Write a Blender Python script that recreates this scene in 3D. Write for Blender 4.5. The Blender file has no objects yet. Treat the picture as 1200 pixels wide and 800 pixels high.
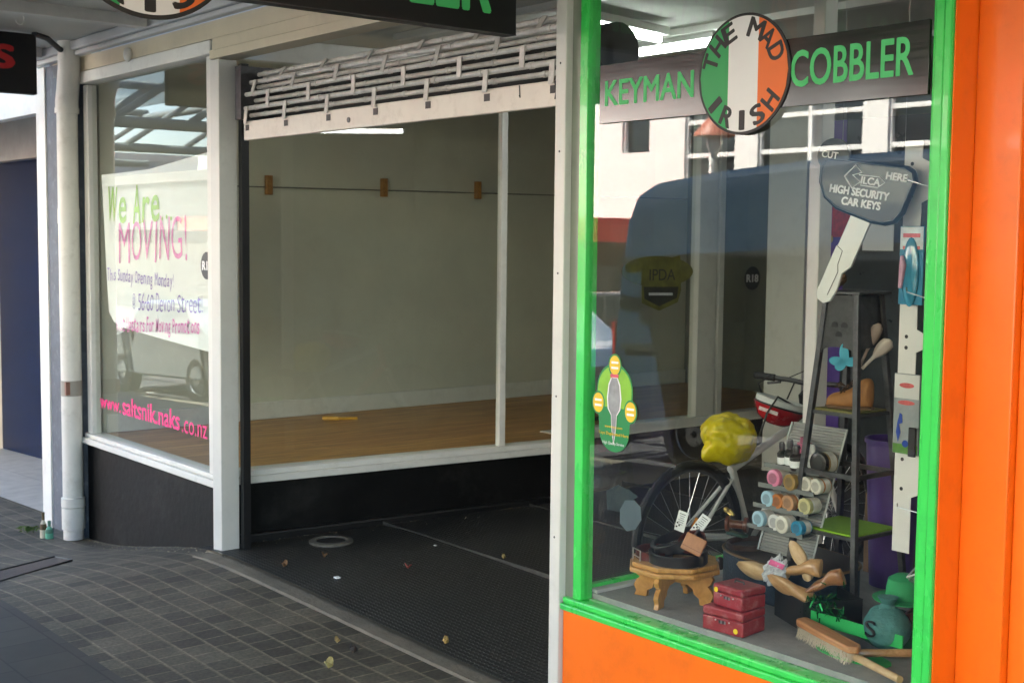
import bpy, bmesh, math, random
from mathutils import Vector, Matrix, noise
random.seed(7)
S = bpy.context.scene
COL = S.collection
V3 = Vector
R = math.radians

# ------------------------------------------------------------------ camera
F, YAW, PIT, ROL = 1530.0, R(38.8), R(4.52), 0.0105
CAM = V3((3.465, -3.0, 1.6))
_a = V3((-math.cos(YAW), math.sin(YAW), 0)); _rh = V3((math.sin(YAW), math.cos(YAW), 0))
CV = _a * math.cos(PIT) - V3((0, 0, 1)) * math.sin(PIT)
_uh = _rh.cross(CV)
CR = _rh * math.cos(ROL) + _uh * math.sin(ROL)
CU = _uh * math.cos(ROL) - _rh * math.sin(ROL)

def ray(x, y): return CV * F + CR * (x - 600) - CU * (y - 400)
def oy(x, y, Y): d = ray(x, y); return CAM + d * ((Y - CAM.y) / d.y)
def ox(x, y, X): d = ray(x, y); return CAM + d * ((X - CAM.x) / d.x)
def oz(x, y, Z): d = ray(x, y); return CAM + d * ((Z - CAM.z) / d.z)

# ------------------------------------------------------------------ materials
def lin(c):
    def f(u):
        u /= 255.0
        return u / 12.92 if u <= 0.04045 else ((u + 0.055) / 1.055) ** 2.4
    return tuple(f(u) for u in c) + (1.0,)

MC = {}
def mat(name, col, rough=0.6, metal=0.0, var=0.12, scale=6.0, bump=0.0, bscale=40.0, spec=0.5, dirt=None, coat=0.0, emit=0.0, stretch=None):
    """principled with noise in the colour, optional bump and a dirt tint"""
    if name in MC: return MC[name]
    m = bpy.data.materials.new(name); m.use_nodes = True
    nt = m.node_tree; b = nt.nodes['Principled BSDF']
    c = col if len(col) == 4 else tuple(col) + (1.0,)
    b.inputs['Roughness'].default_value = rough
    b.inputs['Metallic'].default_value = metal
    b.inputs['Specular IOR Level'].default_value = spec
    b.inputs['Coat Weight'].default_value = coat
    tc = nt.nodes.new('ShaderNodeTexCoord')
    mp = nt.nodes.new('ShaderNodeMapping')
    if stretch: mp.inputs['Scale'].default_value = stretch
    nt.links.new(tc.outputs['Object'], mp.inputs['Vector'])
    n = nt.nodes.new('ShaderNodeTexNoise'); n.inputs['Scale'].default_value = scale
    n.inputs['Detail'].default_value = 6; n.inputs['Roughness'].default_value = 0.65
    nt.links.new(mp.outputs['Vector'], n.inputs['Vector'])
    rp = nt.nodes.new('ShaderNodeValToRGB')
    rp.color_ramp.elements[0].position = 0.3; rp.color_ramp.elements[1].position = 0.7
    rp.color_ramp.elements[0].color = tuple(max(0, u * (1 - var)) for u in c[:3]) + (1,)
    rp.color_ramp.elements[1].color = tuple(min(1, u * (1 + var)) for u in c[:3]) + (1,)
    nt.links.new(n.outputs['Fac'], rp.inputs['Fac'])
    out = rp.outputs['Color']
    if dirt:
        dc, amt, ds = dirt
        n2 = nt.nodes.new('ShaderNodeTexNoise'); n2.inputs['Scale'].default_value = ds; n2.inputs['Detail'].default_value = 8
        n2.inputs['Roughness'].default_value = 0.7
        nt.links.new(tc.outputs['Object'], n2.inputs['Vector'])
        r2 = nt.nodes.new('ShaderNodeValToRGB')
        r2.color_ramp.elements[0].position = 0.52; r2.color_ramp.elements[1].position = 0.75
        r2.color_ramp.elements[0].color = (0, 0, 0, 1); r2.color_ramp.elements[1].color = (amt, amt, amt, 1)
        nt.links.new(n2.outputs['Fac'], r2.inputs['Fac'])
        mx = nt.nodes.new('ShaderNodeMixRGB'); mx.inputs['Color2'].default_value = tuple(dc[:3]) + (1,)
        nt.links.new(r2.outputs['Color'], mx.inputs['Fac']); nt.links.new(out, mx.inputs['Color1'])
        out = mx.outputs['Color']
    nt.links.new(out, b.inputs['Base Color'])
    # roughness breakup
    mr = nt.nodes.new('ShaderNodeMapRange')
    mr.inputs['To Min'].default_value = max(0.02, rough - 0.1); mr.inputs['To Max'].default_value = min(1, rough + 0.1)
    nt.links.new(n.outputs['Fac'], mr.inputs['Value']); nt.links.new(mr.outputs['Result'], b.inputs['Roughness'])
    if bump:
        nb = nt.nodes.new('ShaderNodeTexNoise'); nb.inputs['Scale'].default_value = bscale; nb.inputs['Detail'].default_value = 5
        nt.links.new(mp.outputs['Vector'], nb.inputs['Vector'])
        bp = nt.nodes.new('ShaderNodeBump'); bp.inputs['Strength'].default_value = bump; bp.inputs['Distance'].default_value = 0.01
        nt.links.new(nb.outputs['Fac'], bp.inputs['Height']); nt.links.new(bp.outputs['Normal'], b.inputs['Normal'])
    if emit:
        b.inputs['Emission Color'].default_value = c; b.inputs['Emission Strength'].default_value = emit
    MC[name] = m
    return m

def glass(name, tint=(0.93, 0.96, 0.94), ior=1.75, film=0.0):
    if name in MC: return MC[name]
    m = bpy.data.materials.new(name); m.use_nodes = True
    nt = m.node_tree; nt.nodes.clear()
    o = nt.nodes.new('ShaderNodeOutputMaterial'); mx = nt.nodes.new('ShaderNodeMixShader')
    t = nt.nodes.new('ShaderNodeBsdfTransparent'); t.inputs['Color'].default_value = tint + (1,)
    g = nt.nodes.new('ShaderNodeBsdfGlossy'); g.inputs['Roughness'].default_value = 0.0
    ge = nt.nodes.new('ShaderNodeNewGeometry')
    # the same Fresnel reflectance on both faces of the sheet
    lw = nt.nodes.new('ShaderNodeVectorMath'); lw.operation = 'DOT_PRODUCT'
    nt.links.new(ge.outputs['Normal'], lw.inputs[0]); nt.links.new(ge.outputs['Incoming'], lw.inputs[1])
    ab = nt.nodes.new('ShaderNodeMath'); ab.operation = 'ABSOLUTE'; nt.links.new(lw.outputs['Value'], ab.inputs[0])
    om = nt.nodes.new('ShaderNodeMath'); om.operation = 'SUBTRACT'; om.inputs[0].default_value = 1.0
    nt.links.new(ab.outputs[0], om.inputs[1])
    pw = nt.nodes.new('ShaderNodeMath'); pw.operation = 'POWER'; pw.inputs[1].default_value = 4.2
    nt.links.new(om.outputs[0], pw.inputs[0])
    f0 = ((ior - 1) / (ior + 1)) ** 2
    ma = nt.nodes.new('ShaderNodeMath'); ma.operation = 'MULTIPLY_ADD'
    ma.inputs[1].default_value = 1 - f0; ma.inputs[2].default_value = f0
    nt.links.new(pw.outputs[0], ma.inputs[0]); nt.links.new(ma.outputs[0], mx.inputs['Fac'])
    if film:   # dusty, grimy film on the pane
        d = nt.nodes.new('ShaderNodeBsdfDiffuse'); d.inputs['Color'].default_value = (0.55, 0.56, 0.52, 1)
        tc = nt.nodes.new('ShaderNodeTexCoord'); n = nt.nodes.new('ShaderNodeTexNoise')
        n.inputs['Scale'].default_value = 3.0; n.inputs['Detail'].default_value = 8
        nt.links.new(tc.outputs['Object'], n.inputs['Vector'])
        mr = nt.nodes.new('ShaderNodeMapRange'); mr.inputs['From Min'].default_value = 0.3; mr.inputs['From Max'].default_value = 0.8
        mr.inputs['To Min'].default_value = film * 0.4; mr.inputs['To Max'].default_value = film * 1.5
        nt.links.new(n.outputs['Fac'], mr.inputs['Value'])
        m2 = nt.nodes.new('ShaderNodeMixShader'); nt.links.new(mr.outputs['Result'], m2.inputs['Fac'])
        nt.links.new(t.outputs[0], m2.inputs[1]); nt.links.new(d.outputs[0], m2.inputs[2])
        nt.links.new(m2.outputs[0], mx.inputs[1])
    else:
        nt.links.new(t.outputs[0], mx.inputs[1])
    nt.links.new(g.outputs[0], mx.inputs[2]); nt.links.new(mx.outputs[0], o.inputs['Surface'])
    MC[name] = m
    return m

def nodes_mat(name):
    m = bpy.data.materials.new(name); m.use_nodes = True
    return m, m.node_tree, m.node_tree.nodes['Principled BSDF']

def wood(name, c1, c2, rough=0.4, axis=(1, 12, 12), scale=4.0, coat=0.0):
    if name in MC: return MC[name]
    m, nt, b = nodes_mat(name)
    tc = nt.nodes.new('ShaderNodeTexCoord'); mp = nt.nodes.new('ShaderNodeMapping'); mp.inputs['Scale'].default_value = axis
    nt.links.new(tc.outputs['Object'], mp.inputs['Vector'])
    n = nt.nodes.new('ShaderNodeTexNoise'); n.inputs['Scale'].default_value = scale; n.inputs['Detail'].default_value = 7; n.inputs['Distortion'].default_value = 0.8
    nt.links.new(mp.outputs['Vector'], n.inputs['Vector'])
    rp = nt.nodes.new('ShaderNodeValToRGB'); rp.color_ramp.elements[0].position = 0.35; rp.color_ramp.elements[1].position = 0.65
    rp.color_ramp.elements[0].color = c1 if len(c1) == 4 else c1 + (1,); rp.color_ramp.elements[1].color = c2 if len(c2) == 4 else c2 + (1,)
    nt.links.new(n.outputs['Fac'], rp.inputs['Fac']); nt.links.new(rp.outputs['Color'], b.inputs['Base Color'])
    b.inputs['Roughness'].default_value = rough; b.inputs['Coat Weight'].default_value = coat
    bp = nt.nodes.new('ShaderNodeBump'); bp.inputs['Strength'].default_value = 0.15; bp.inputs['Distance'].default_value = 0.002
    nt.links.new(n.outputs['Fac'], bp.inputs['Height']); nt.links.new(bp.outputs['Normal'], b.inputs['Normal'])
    MC[name] = m
    return m

WHITE = mat('white paint', (0.72, 0.71, 0.66), 0.45, var=0.05, scale=3, dirt=((0.35, 0.33, 0.28), 0.3, 9), bump=0.08, bscale=30)
WHITE2 = mat('cream paint', (0.56, 0.49, 0.35), 0.55, var=0.08, scale=2.5, dirt=((0.3, 0.26, 0.2), 0.35, 4))
ALU = mat('painted aluminium', (0.62, 0.62, 0.58), 0.4, var=0.05, dirt=((0.3, 0.3, 0.27), 0.25, 12), spec=0.5)
SOFF = mat('grey soffit paint', (0.46, 0.46, 0.44), 0.6, var=0.08, scale=1.5, dirt=((0.25, 0.24, 0.22), 0.4, 2))
BLACKP = mat('black paint', (0.007, 0.007, 0.007), 0.6, var=0.4, scale=3, spec=0.18, dirt=((0.034, 0.033, 0.030), 0.6, 3.5), bump=0.25, bscale=20)
ORANGE = mat('orange paint', (0.92, 0.168, 0.005), 0.36, var=0.06, scale=2, bump=0.22, bscale=14, coat=0.15, dirt=((0.55, 0.10, 0.01), 0.45, 5), stretch=(1, 1, .35))
GREEN = mat('green gloss paint', (0.05, 0.62, 0.10), 0.28, var=0.06, scale=5, bump=0.1, bscale=60, coat=0.25, dirt=((0.035, 0.34, 0.07), 0.55, 11), stretch=(1, 1, .4))
GALV = mat('galvanised tube', (0.60, 0.58, 0.54), 0.42, metal=0.25, var=0.15, scale=30, dirt=((0.3, 0.28, 0.25), 0.4, 25))
PVC = mat('white pvc', (0.66, 0.65, 0.60), 0.4, var=0.06, dirt=((0.35, 0.33, 0.28), 0.5, 7))
BLUEP = mat('blue grey render', (0.085, 0.10, 0.125), 0.6, var=0.3, scale=5, dirt=((0.3, 0.32, 0.35), 0.5, 13), bump=0.3, bscale=25)
BLACK = mat('black plastic', (0.012, 0.012, 0.013), 0.45, var=0.2)
SIGNBLK = mat('black sign face', (0.010, 0.010, 0.011), 0.5, var=0.2, scale=3, spec=0.3)
STEEL = mat('bright steel', (0.62, 0.62, 0.62), 0.3, metal=0.9, var=0.1)
DSTEEL = mat('dark steel', (0.09, 0.09, 0.095), 0.45, metal=0.7, var=0.3, scale=18, dirt=((0.22, 0.22, 0.22), 0.4, 20))
RUBBER = mat('rubber', (0.014, 0.014, 0.015), 0.65, var=0.3)
PAPER = mat('white paper', (0.86, 0.87, 0.85), 0.75, var=0.03)
IWALL = mat('interior wall', (0.62, 0.61, 0.51), 0.7, var=0.09, scale=1.4, dirt=((0.46, 0.44, 0.36), 0.3, 2.2), bump=.15, bscale=12)
GLASS = glass('shop glass', ior=1.75, film=0.002)
GLASSL = glass('old shop glass', tint=(0.90, 0.93, 0.89), ior=1.62, film=0.008)
TXT_G = mat('green lettering', (0.06, 0.52, 0.15), 0.5, var=0.04)
TXT_W = mat('white lettering', (0.80, 0.80, 0.80), 0.5, var=0.03)
TXT_K = mat('black lettering', (0.012, 0.012, 0.012), 0.5, var=0.1)

# ------------------------------------------------------------------ objects
def props(o, label=None, cat=None, group=None, kind=None):
    if label: o['label'] = label
    if cat: o['category'] = cat
    if group: o['group'] = group
    if kind: o['kind'] = kind
    return o

def thing(name, label, cat, loc=(0, 0, 0), rot=(0, 0, 0), group=None):
    o = bpy.data.objects.new(name, None); COL.objects.link(o)
    o.empty_display_size = 0.1
    o.location = loc; o.rotation_euler = rot
    return props(o, label, cat, group)

def root_of(o):
    while o.parent: o = o.parent
    return o

def link_mesh(name, me, m, parent=None, world=True, smooth=True, bevel=0.0, seg=2, sub=0, angle=35):
    if m: me.materials.append(m)
    o = bpy.data.objects.new(name, me); COL.objects.link(o)
    if parent:
        o.parent = parent
        if world: me.transform(Matrix.Translation(-root_of(parent).location))
    if smooth:
        for p in me.polygons: p.use_smooth = True
        try: me.set_sharp_from_angle(angle=R(angle))
        except Exception: pass
    if bevel:
        b = o.modifiers.new('bevel', 'BEVEL'); b.width = bevel; b.segments = seg; b.limit_method = 'ANGLE'; b.angle_limit = R(40)
    if sub:
        s = o.modifiers.new('sub', 'SUBSURF'); s.levels = sub; s.render_levels = sub
    return o

class MB:
    def __init__(self): self.bm = bmesh.new()
    def box(self, a, b, M=None):
        x0, y0, z0 = a; x1, y1, z1 = b
        vs = [self.bm.verts.new(V3(p) if M is None else M @ V3(p)) for p in
              ((x0, y0, z0), (x1, y0, z0), (x1, y1, z0), (x0, y1, z0), (x0, y0, z1), (x1, y0, z1), (x1, y1, z1), (x0, y1, z1))]
        for f in ((0, 3, 2, 1), (4, 5, 6, 7), (0, 1, 5, 4), (1, 2, 6, 5), (2, 3, 7, 6), (3, 0, 4, 7)):
            self.bm.faces.new([vs[i] for i in f])
        return self
    def quad(self, *p):
        self.bm.faces.new([self.bm.verts.new(V3(q)) for q in p]); return self
    def prism(self, poly, M, h):
        """2-D polygon in M's xy plane, extruded from z=0 to z=h"""
        lo = [self.bm.verts.new(M @ V3((x, y, 0))) for x, y in poly]
        hi = [self.bm.verts.new(M @ V3((x, y, h))) for x, y in poly]
        n = len(poly)
        fs = [self.bm.faces.new(hi), self.bm.faces.new(list(reversed(lo)))]
        for i in range(n):
            self.bm.faces.new([lo[i], lo[(i + 1) % n], hi[(i + 1) % n], hi[i]])
        return self
    def tube(self, pts, r, seg=10, cap=True, closed=False):
        pts = [V3(p) for p in pts]; n = len(pts)
        rs = r if isinstance(r, (list, tuple)) else [r] * n
        rings = []; up = None
        for i, p in enumerate(pts):
            if closed: t = pts[(i + 1) % n] - pts[i - 1]
            else: t = pts[min(i + 1, n - 1)] - pts[max(i - 1, 0)]
            t = t.normalized()
            if up is None: up = t.orthogonal().normalized()
            up = (up - t * up.dot(t))
            up = up.normalized() if up.length > 1e-6 else t.orthogonal().normalized()
            w = t.cross(up)
            rings.append([self.bm.verts.new(p + (up * math.cos(2 * math.pi * k / seg) + w * math.sin(2 * math.pi * k / seg)) * rs[i]) for k in range(seg)])
        m = n if closed else n - 1
        for i in range(m):
            A, B = rings[i], rings[(i + 1) % n]
            for k in range(seg):
                self.bm.faces.new([A[k], A[(k + 1) % seg], B[(k + 1) % seg], B[k]])
        if cap and not closed:
            self.bm.faces.new(list(reversed(rings[0]))); self.bm.faces.new(rings[-1])
        return self
    def lathe(self, prof, M, seg=24):
        """profile (r, z) turned about M's z axis"""
        rings = []
        for r, z in prof:
            if r < 1e-6: rings.append([self.bm.verts.new(M @ V3((0, 0, z)))])
            else: rings.append([self.bm.verts.new(M @ V3((r * math.cos(2 * math.pi * k / seg), r * math.sin(2 * math.pi * k / seg), z))) for k in range(seg)])
        for A, B in zip(rings, rings[1:]):
            for k in range(seg):
                k2 = (k + 1) % seg
                if len(A) == 1 and len(B) == 1: continue
                if len(A) == 1: self.bm.faces.new([A[0], B[k2], B[k]])
                elif len(B) == 1: self.bm.faces.new([A[k], A[k2], B[0]])
                else: self.bm.faces.new([A[k], A[k2], B[k2], B[k]])
        return self
    def ball(self, c, r, M=None, u=20, v=12, bumpf=0.0, bs=3.0):
        r = (r, r, r) if isinstance(r, (int, float)) else r
        T = Matrix.Translation(V3(c)) @ (M or Matrix.Identity(4)) @ Matrix.Diagonal((r[0], r[1], r[2], 1))
        res = bmesh.ops.create_uvsphere(self.bm, u_segments=u, v_segments=v, radius=1.0)
        for w in res['verts']:
            p = w.co.copy()
            if bumpf: p = p * (1 + bumpf * noise.fractal(p * bs + V3(c) * 9, 1.0, 2.0, 4))
            w.co = T @ p
        return self
    def build(self, name, m, parent=None, **k):
        bmesh.ops.recalc_face_normals(self.bm, faces=self.bm.faces)
        me = bpy.data.meshes.new(name); self.bm.to_mesh(me); self.bm.free()
        return link_mesh(name, me, m, parent, **k)

def tag(o, label, cat, group=None, kind=None):
    """a thing that is one mesh: put its origin at its base centre"""
    me = o.data
    if me.vertices:
        xs = [v.co for v in me.vertices]
        c = V3(((min(p.x for p in xs) + max(p.x for p in xs)) / 2, (min(p.y for p in xs) + max(p.y for p in xs)) / 2, min(p.z for p in xs)))
        me.transform(Matrix.Translation(-c)); o.location = o.location + c
    return props(o, label, cat, group, kind)

def frame(o, x, y):
    x = V3(x).normalized(); y = V3(y); y = (y - x * y.dot(x)).normalized(); z = x.cross(y)
    M = Matrix.Identity(4)
    for i in range(3): M[i][0], M[i][1], M[i][2], M[i][3] = x[i], y[i], z[i], o[i]
    return M
def FY(X, Y, Z): return frame((X, Y, Z), (1, 0, 0), (0, 0, 1))      # faces the street
def FX(X, Y, Z): return frame((X, Y, Z), (0, 1, 0), (0, 0, 1))      # faces +X
def fromto(a, b, up=(0, 0, 1)):
    a, b = V3(a), V3(b); z = (b - a).normalized(); u = V3(up)
    if abs(z.dot(u)) > 0.95: u = V3((0, 1, 0))
    x = u.cross(z).normalized(); y = z.cross(x)
    M = Matrix.Identity(4)
    for i in range(3): M[i][0], M[i][1], M[i][2], M[i][3] = x[i], y[i], z[i], a[i]
    return M

def text_mesh(body, size=1.0, ext=0.0005, off=0.0, align='CENTER', shear=0.0):
    cu = bpy.data.curves.new('t', 'FONT'); cu.body = body; cu.size = size; cu.extrude = ext; cu.offset = off
    cu.align_x = align; cu.align_y = 'CENTER' if align == 'CENTER' else 'TOP_BASELINE'; cu.shear = shear; cu.resolution_u = 4
    o = bpy.data.objects.new('t', cu); COL.objects.link(o)
    bpy.context.view_layer.update()
    me = bpy.data.meshes.new_from_object(o.evaluated_get(bpy.context.evaluated_depsgraph_get()))
    bpy.data.objects.remove(o); bpy.data.curves.remove(cu)
    me.materials.clear()
    return me
def text(body, M, width, height, m, parent, name='lettering', bold=0.0, shear=0.0, ext=0.0006, world=True):
    """lettering filling width x height, centred on M"""
    me = text_mesh(body, 1.0, 0.0, min(bold, 0.0), shear=shear)
    xs = [v.co.x for v in me.vertices]; ys = [v.co.y for v in me.vertices]
    cx, cy = (min(xs) + max(xs)) / 2, (min(ys) + max(ys)) / 2
    sx, sy = width / (max(xs) - min(xs)), height / (max(ys) - min(ys))
    bm = bmesh.new(); bm.from_mesh(me); bpy.data.meshes.remove(me)
    fs = bm.faces[:]
    r = bmesh.ops.extrude_face_region(bm, geom=fs)
    for v in [g for g in r['geom'] if isinstance(g, bmesh.types.BMVert)]: v.co.z += 1.0
    if bold > 0:      # heavier strokes: the letters repeated a hair apart, each a hair prouder
        src = bm.verts[:] + bm.edges[:] + bm.faces[:]
        for k, (dx, dy) in enumerate(((-1, 0), (1, 0), (0, -.8), (0, .8), (-.7, .6), (.7, .6), (-.7, -.6), (.7, -.6))):
            d = bmesh.ops.duplicate(bm, geom=src)
            for v in d['geom']:
                if isinstance(v, bmesh.types.BMVert):
                    v.co.x += dx * bold; v.co.y += dy * bold
                    if v.co.z > .5: v.co.z += 0.06 * (k + 1)
    bm.transform(M @ Matrix.Diagonal((sx, sy, ext, 1)) @ Matrix.Translation((-cx, -cy, 0)))
    bmesh.ops.recalc_face_normals(bm, faces=bm.faces)
    me = bpy.data.meshes.new(name); bm.to_mesh(me); bm.free()
    return link_mesh(name, me, m, parent, smooth=False, world=world)
def hand_line(lines, M, m, parent, name, pen=0.004, jit=0.02):
    """marker-pen handwriting: each stroke a thin ribbon; lines = polylines in M's xy plane"""
    mb = MB()
    for ln in lines:
        p = [M @ V3((x + random.uniform(-jit, jit) * 0.1, y + random.uniform(-jit, jit) * 0.1, 0.0015)) for x, y in ln]
        mb.tube(p, pen, seg=6)
    o = mb.build(name, m, parent)
    return o
def circ(r, n=48, cx=0, cy=0, ry=None, a0=0, a1=2 * math.pi):
    return [(cx + r * math.cos(a0 + (a1 - a0) * k / n), cy + (ry or r) * math.sin(a0 + (a1 - a0) * k / n)) for k in range(n)]
def chord_band(r, x0, x1, n=16):
    """part of a disc between x0 and x1"""
    up = [(x0 + (x1 - x0) * k / n) for k in range(n + 1)]
    h = lambda x: math.sqrt(max(0, r * r - x * x))
    top = [(x, h(x)) for x in reversed(up)]; bot = [(x, -h(x)) for x in up]
    pts = bot + top; out = []
    for p in pts:
        if not out or (V3(p + (0,)) - V3(out[-1] + (0,))).length > 1e-5: out.append(p)
    if (V3(out[0] + (0,)) - V3(out[-1] + (0,))).length < 1e-5: out.pop()
    return out
def copy_tree(o, parent=None):
    c = o.copy(); COL.objects.link(c); c.parent = parent
    for ch in o.children: copy_tree(ch, c)
    return c

# ================================================================== SETTING
def sm(x, a, b):
    t = min(1, max(0, (x - a) / (b - a))); return t * t * (3 - 2 * t)
def road_z(X): return -0.27 + 0.045 * (max(-45, min(X, 12)) + 2.5)
def kerb_z(X): return road_z(X) + 0.13
def front_z(X):
    if X < -4.45: return -0.31 + 0.045 * (X + 4.45)
    return -0.31 + 0.30 * (sm(X, -4.6, -2.3) if X < -2.3 else 1) - 0.03 * sm(X, -2.3, 0) + 0.045 * max(0, X - 1.5)
def foot_z(X, Y):
    t = min(1, max(0, -Y / 4.2)); t = t ** 0.8
    return front_z(X) * (1 - t) + kerb_z(X) * t

def grid_sheet(xs, ys, zf):
    bm = bmesh.new(); g = [[bm.verts.new((x, y, zf(x, y))) for y in ys] for x in xs]
    for i in range(len(xs) - 1):
        for j in range(len(ys) - 1): bm.faces.new([g[i][j], g[i + 1][j], g[i + 1][j + 1], g[i][j + 1]])
    mb = MB(); mb.bm.free(); mb.bm = bm
    return mb
def fr(a, b, n): return [a + (b - a) * k / n for k in range(n + 1)]

def paver_mat():
    m, nt, b = nodes_mat('dark stone pavers')
    tc = nt.nodes.new('ShaderNodeTexCoord')
    # slight warp so that the courses are not ruler straight
    n0 = nt.nodes.new('ShaderNodeTexNoise'); n0.inputs['Scale'].default_value = 1.3; n0.inputs['Detail'].default_value = 3
    nt.links.new(tc.outputs['Object'], n0.inputs['Vector'])
    wv = nt.nodes.new('ShaderNodeVectorMath'); wv.operation = 'MULTIPLY_ADD'; wv.inputs[1].default_value = (0.018, 0.018, 0)
    nt.links.new(n0.outputs['Color'], wv.inputs[0]); nt.links.new(tc.outputs['Object'], wv.inputs[2])
    def brick(ms, w, h, c1, c2, cm, off=0.5):
        t = nt.nodes.new('ShaderNodeTexBrick'); t.inputs['Scale'].default_value = 1.0
        t.inputs['Brick Width'].default_value = w; t.inputs['Row Height'].default_value = h; t.inputs['Mortar Size'].default_value = ms
        t.inputs['Mortar Smooth'].default_value = 0.35; t.inputs['Bias'].default_value = -0.1
        t.inputs['Color1'].default_value = c1; t.inputs['Color2'].default_value = c2; t.inputs['Mortar'].default_value = cm; t.offset = off
        nt.links.new(wv.outputs[0], t.inputs['Vector']); return t
    br = brick(0.0042, 0.108, 0.119, (0.052, 0.045, 0.032, 1), (0.120, 0.102, 0.072, 1), (0.17, 0.145, 0.095, 1))
    # wider straight joints between the courses
    sx = nt.nodes.new('ShaderNodeSeparateXYZ'); nt.links.new(wv.outputs[0], sx.inputs[0])
    md = nt.nodes.new('ShaderNodeMath'); md.operation = 'MODULO'; md.inputs[1].default_value = 0.119
    ad = nt.nodes.new('ShaderNodeMath'); ad.operation = 'ADD'; ad.inputs[1].default_value = 119.0
    nt.links.new(sx.outputs['Y'], ad.inputs[0]); nt.links.new(ad.outputs[0], md.inputs[0])
    pp = nt.nodes.new('ShaderNodeMath'); pp.operation = 'PINGPONG'; pp.inputs[1].default_value = 0.0595; nt.links.new(md.outputs[0], pp.inputs[0])
    jr = nt.nodes.new('ShaderNodeMapRange'); jr.inputs['From Min'].default_value = 0.005; jr.inputs['From Max'].default_value = 0.0095
    jr.inputs['To Min'].default_value = 0.75; jr.inputs['To Max'].default_value = 0.0; nt.links.new(pp.outputs[0], jr.inputs['Value'])
    big = nt.nodes.new('ShaderNodeTexNoise'); big.inputs['Scale'].default_value = 1.7; big.inputs['Detail'].default_value = 6
    nt.links.new(tc.outputs['Object'], big.inputs['Vector'])
    fine = nt.nodes.new('ShaderNodeTexNoise'); fine.inputs['Scale'].default_value = 70; fine.inputs['Detail'].default_value = 4
    nt.links.new(tc.outputs['Object'], fine.inputs['Vector'])
    mx = nt.nodes.new('ShaderNodeMixRGB'); mx.inputs['Color2'].default_value = (0.175, 0.148, 0.098, 1)
    nt.links.new(jr.outputs[0], mx.inputs['Fac']); nt.links.new(br.outputs['Color'], mx.inputs['Color1'])
    def mul(c, src, lo, hi):
        mr = nt.nodes.new('ShaderNodeMapRange'); mr.inputs['From Min'].default_value = 0.3; mr.inputs['From Max'].default_value = 0.7
        mr.inputs['To Min'].default_value = lo; mr.inputs['To Max'].default_value = hi; nt.links.new(src, mr.inputs['Value'])
        q = nt.nodes.new('ShaderNodeMixRGB'); q.blend_type = 'MULTIPLY'; q.inputs['Fac'].default_value = 1
        nt.links.new(c, q.inputs['Color1']); nt.links.new(mr.outputs[0], q.inputs['Color2']); return q.outputs['Color']
    c = mul(mx.outputs['Color'], big.outputs['Fac'], 0.7, 1.3); c = mul(c, fine.outputs['Fac'], 0.7, 1.3)
    st = nt.nodes.new('ShaderNodeTexNoise'); st.inputs['Scale'].default_value = 5.5; st.inputs['Detail'].default_value = 9; st.inputs['Roughness'].default_value = 0.75
    nt.links.new(tc.outputs['Object'], st.inputs['Vector']); c = mul(c, st.outputs['Fac'], 0.65, 1.4)
    vo = nt.nodes.new('ShaderNodeTexVoronoi'); vo.inputs['Scale'].default_value = 4.0; nt.links.new(tc.outputs['Object'], vo.inputs['Vector'])
    gm = nt.nodes.new('ShaderNodeMapRange'); gm.inputs['From Min'].default_value = 0.035; gm.inputs['From Max'].default_value = 0.06; gm.inputs['To Min'].default_value = 0.45; gm.inputs['To Max'].default_value = 0.0
    nt.links.new(vo.outputs['Distance'], gm.inputs['Value'])
    gx = nt.nodes.new('ShaderNodeMixRGB'); gx.inputs['Color2'].default_value = (0.13, 0.12, 0.10, 1); nt.links.new(gm.outputs[0], gx.inputs['Fac']); nt.links.new(c, gx.inputs['Color1']); c = gx.outputs['Color']
    nt.links.new(c, b.inputs['Base Color'])
    b.inputs['Roughness'].default_value = 0.62
    hs = nt.nodes.new('ShaderNodeMath'); hs.operation = 'MULTIPLY_ADD'; hs.inputs[1].default_value = -1.0
    nt.links.new(br.outputs['Fac'], hs.inputs[0]); 
    fm = nt.nodes.new('ShaderNodeMath'); fm.operation = 'MULTIPLY'; fm.inputs[1].default_value = 0.5
    nt.links.new(fine.outputs['Fac'], fm.inputs[0]); nt.links.new(fm.outputs[0], hs.inputs[2])
    bp = nt.nodes.new('ShaderNodeBump'); bp.inputs['Strength'].default_value = 0.5; bp.inputs['Distance'].default_value = 0.004
    nt.links.new(hs.outputs[0], bp.inputs['Height']); nt.links.new(bp.outputs['Normal'], b.inputs['Normal'])
    return m
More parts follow.
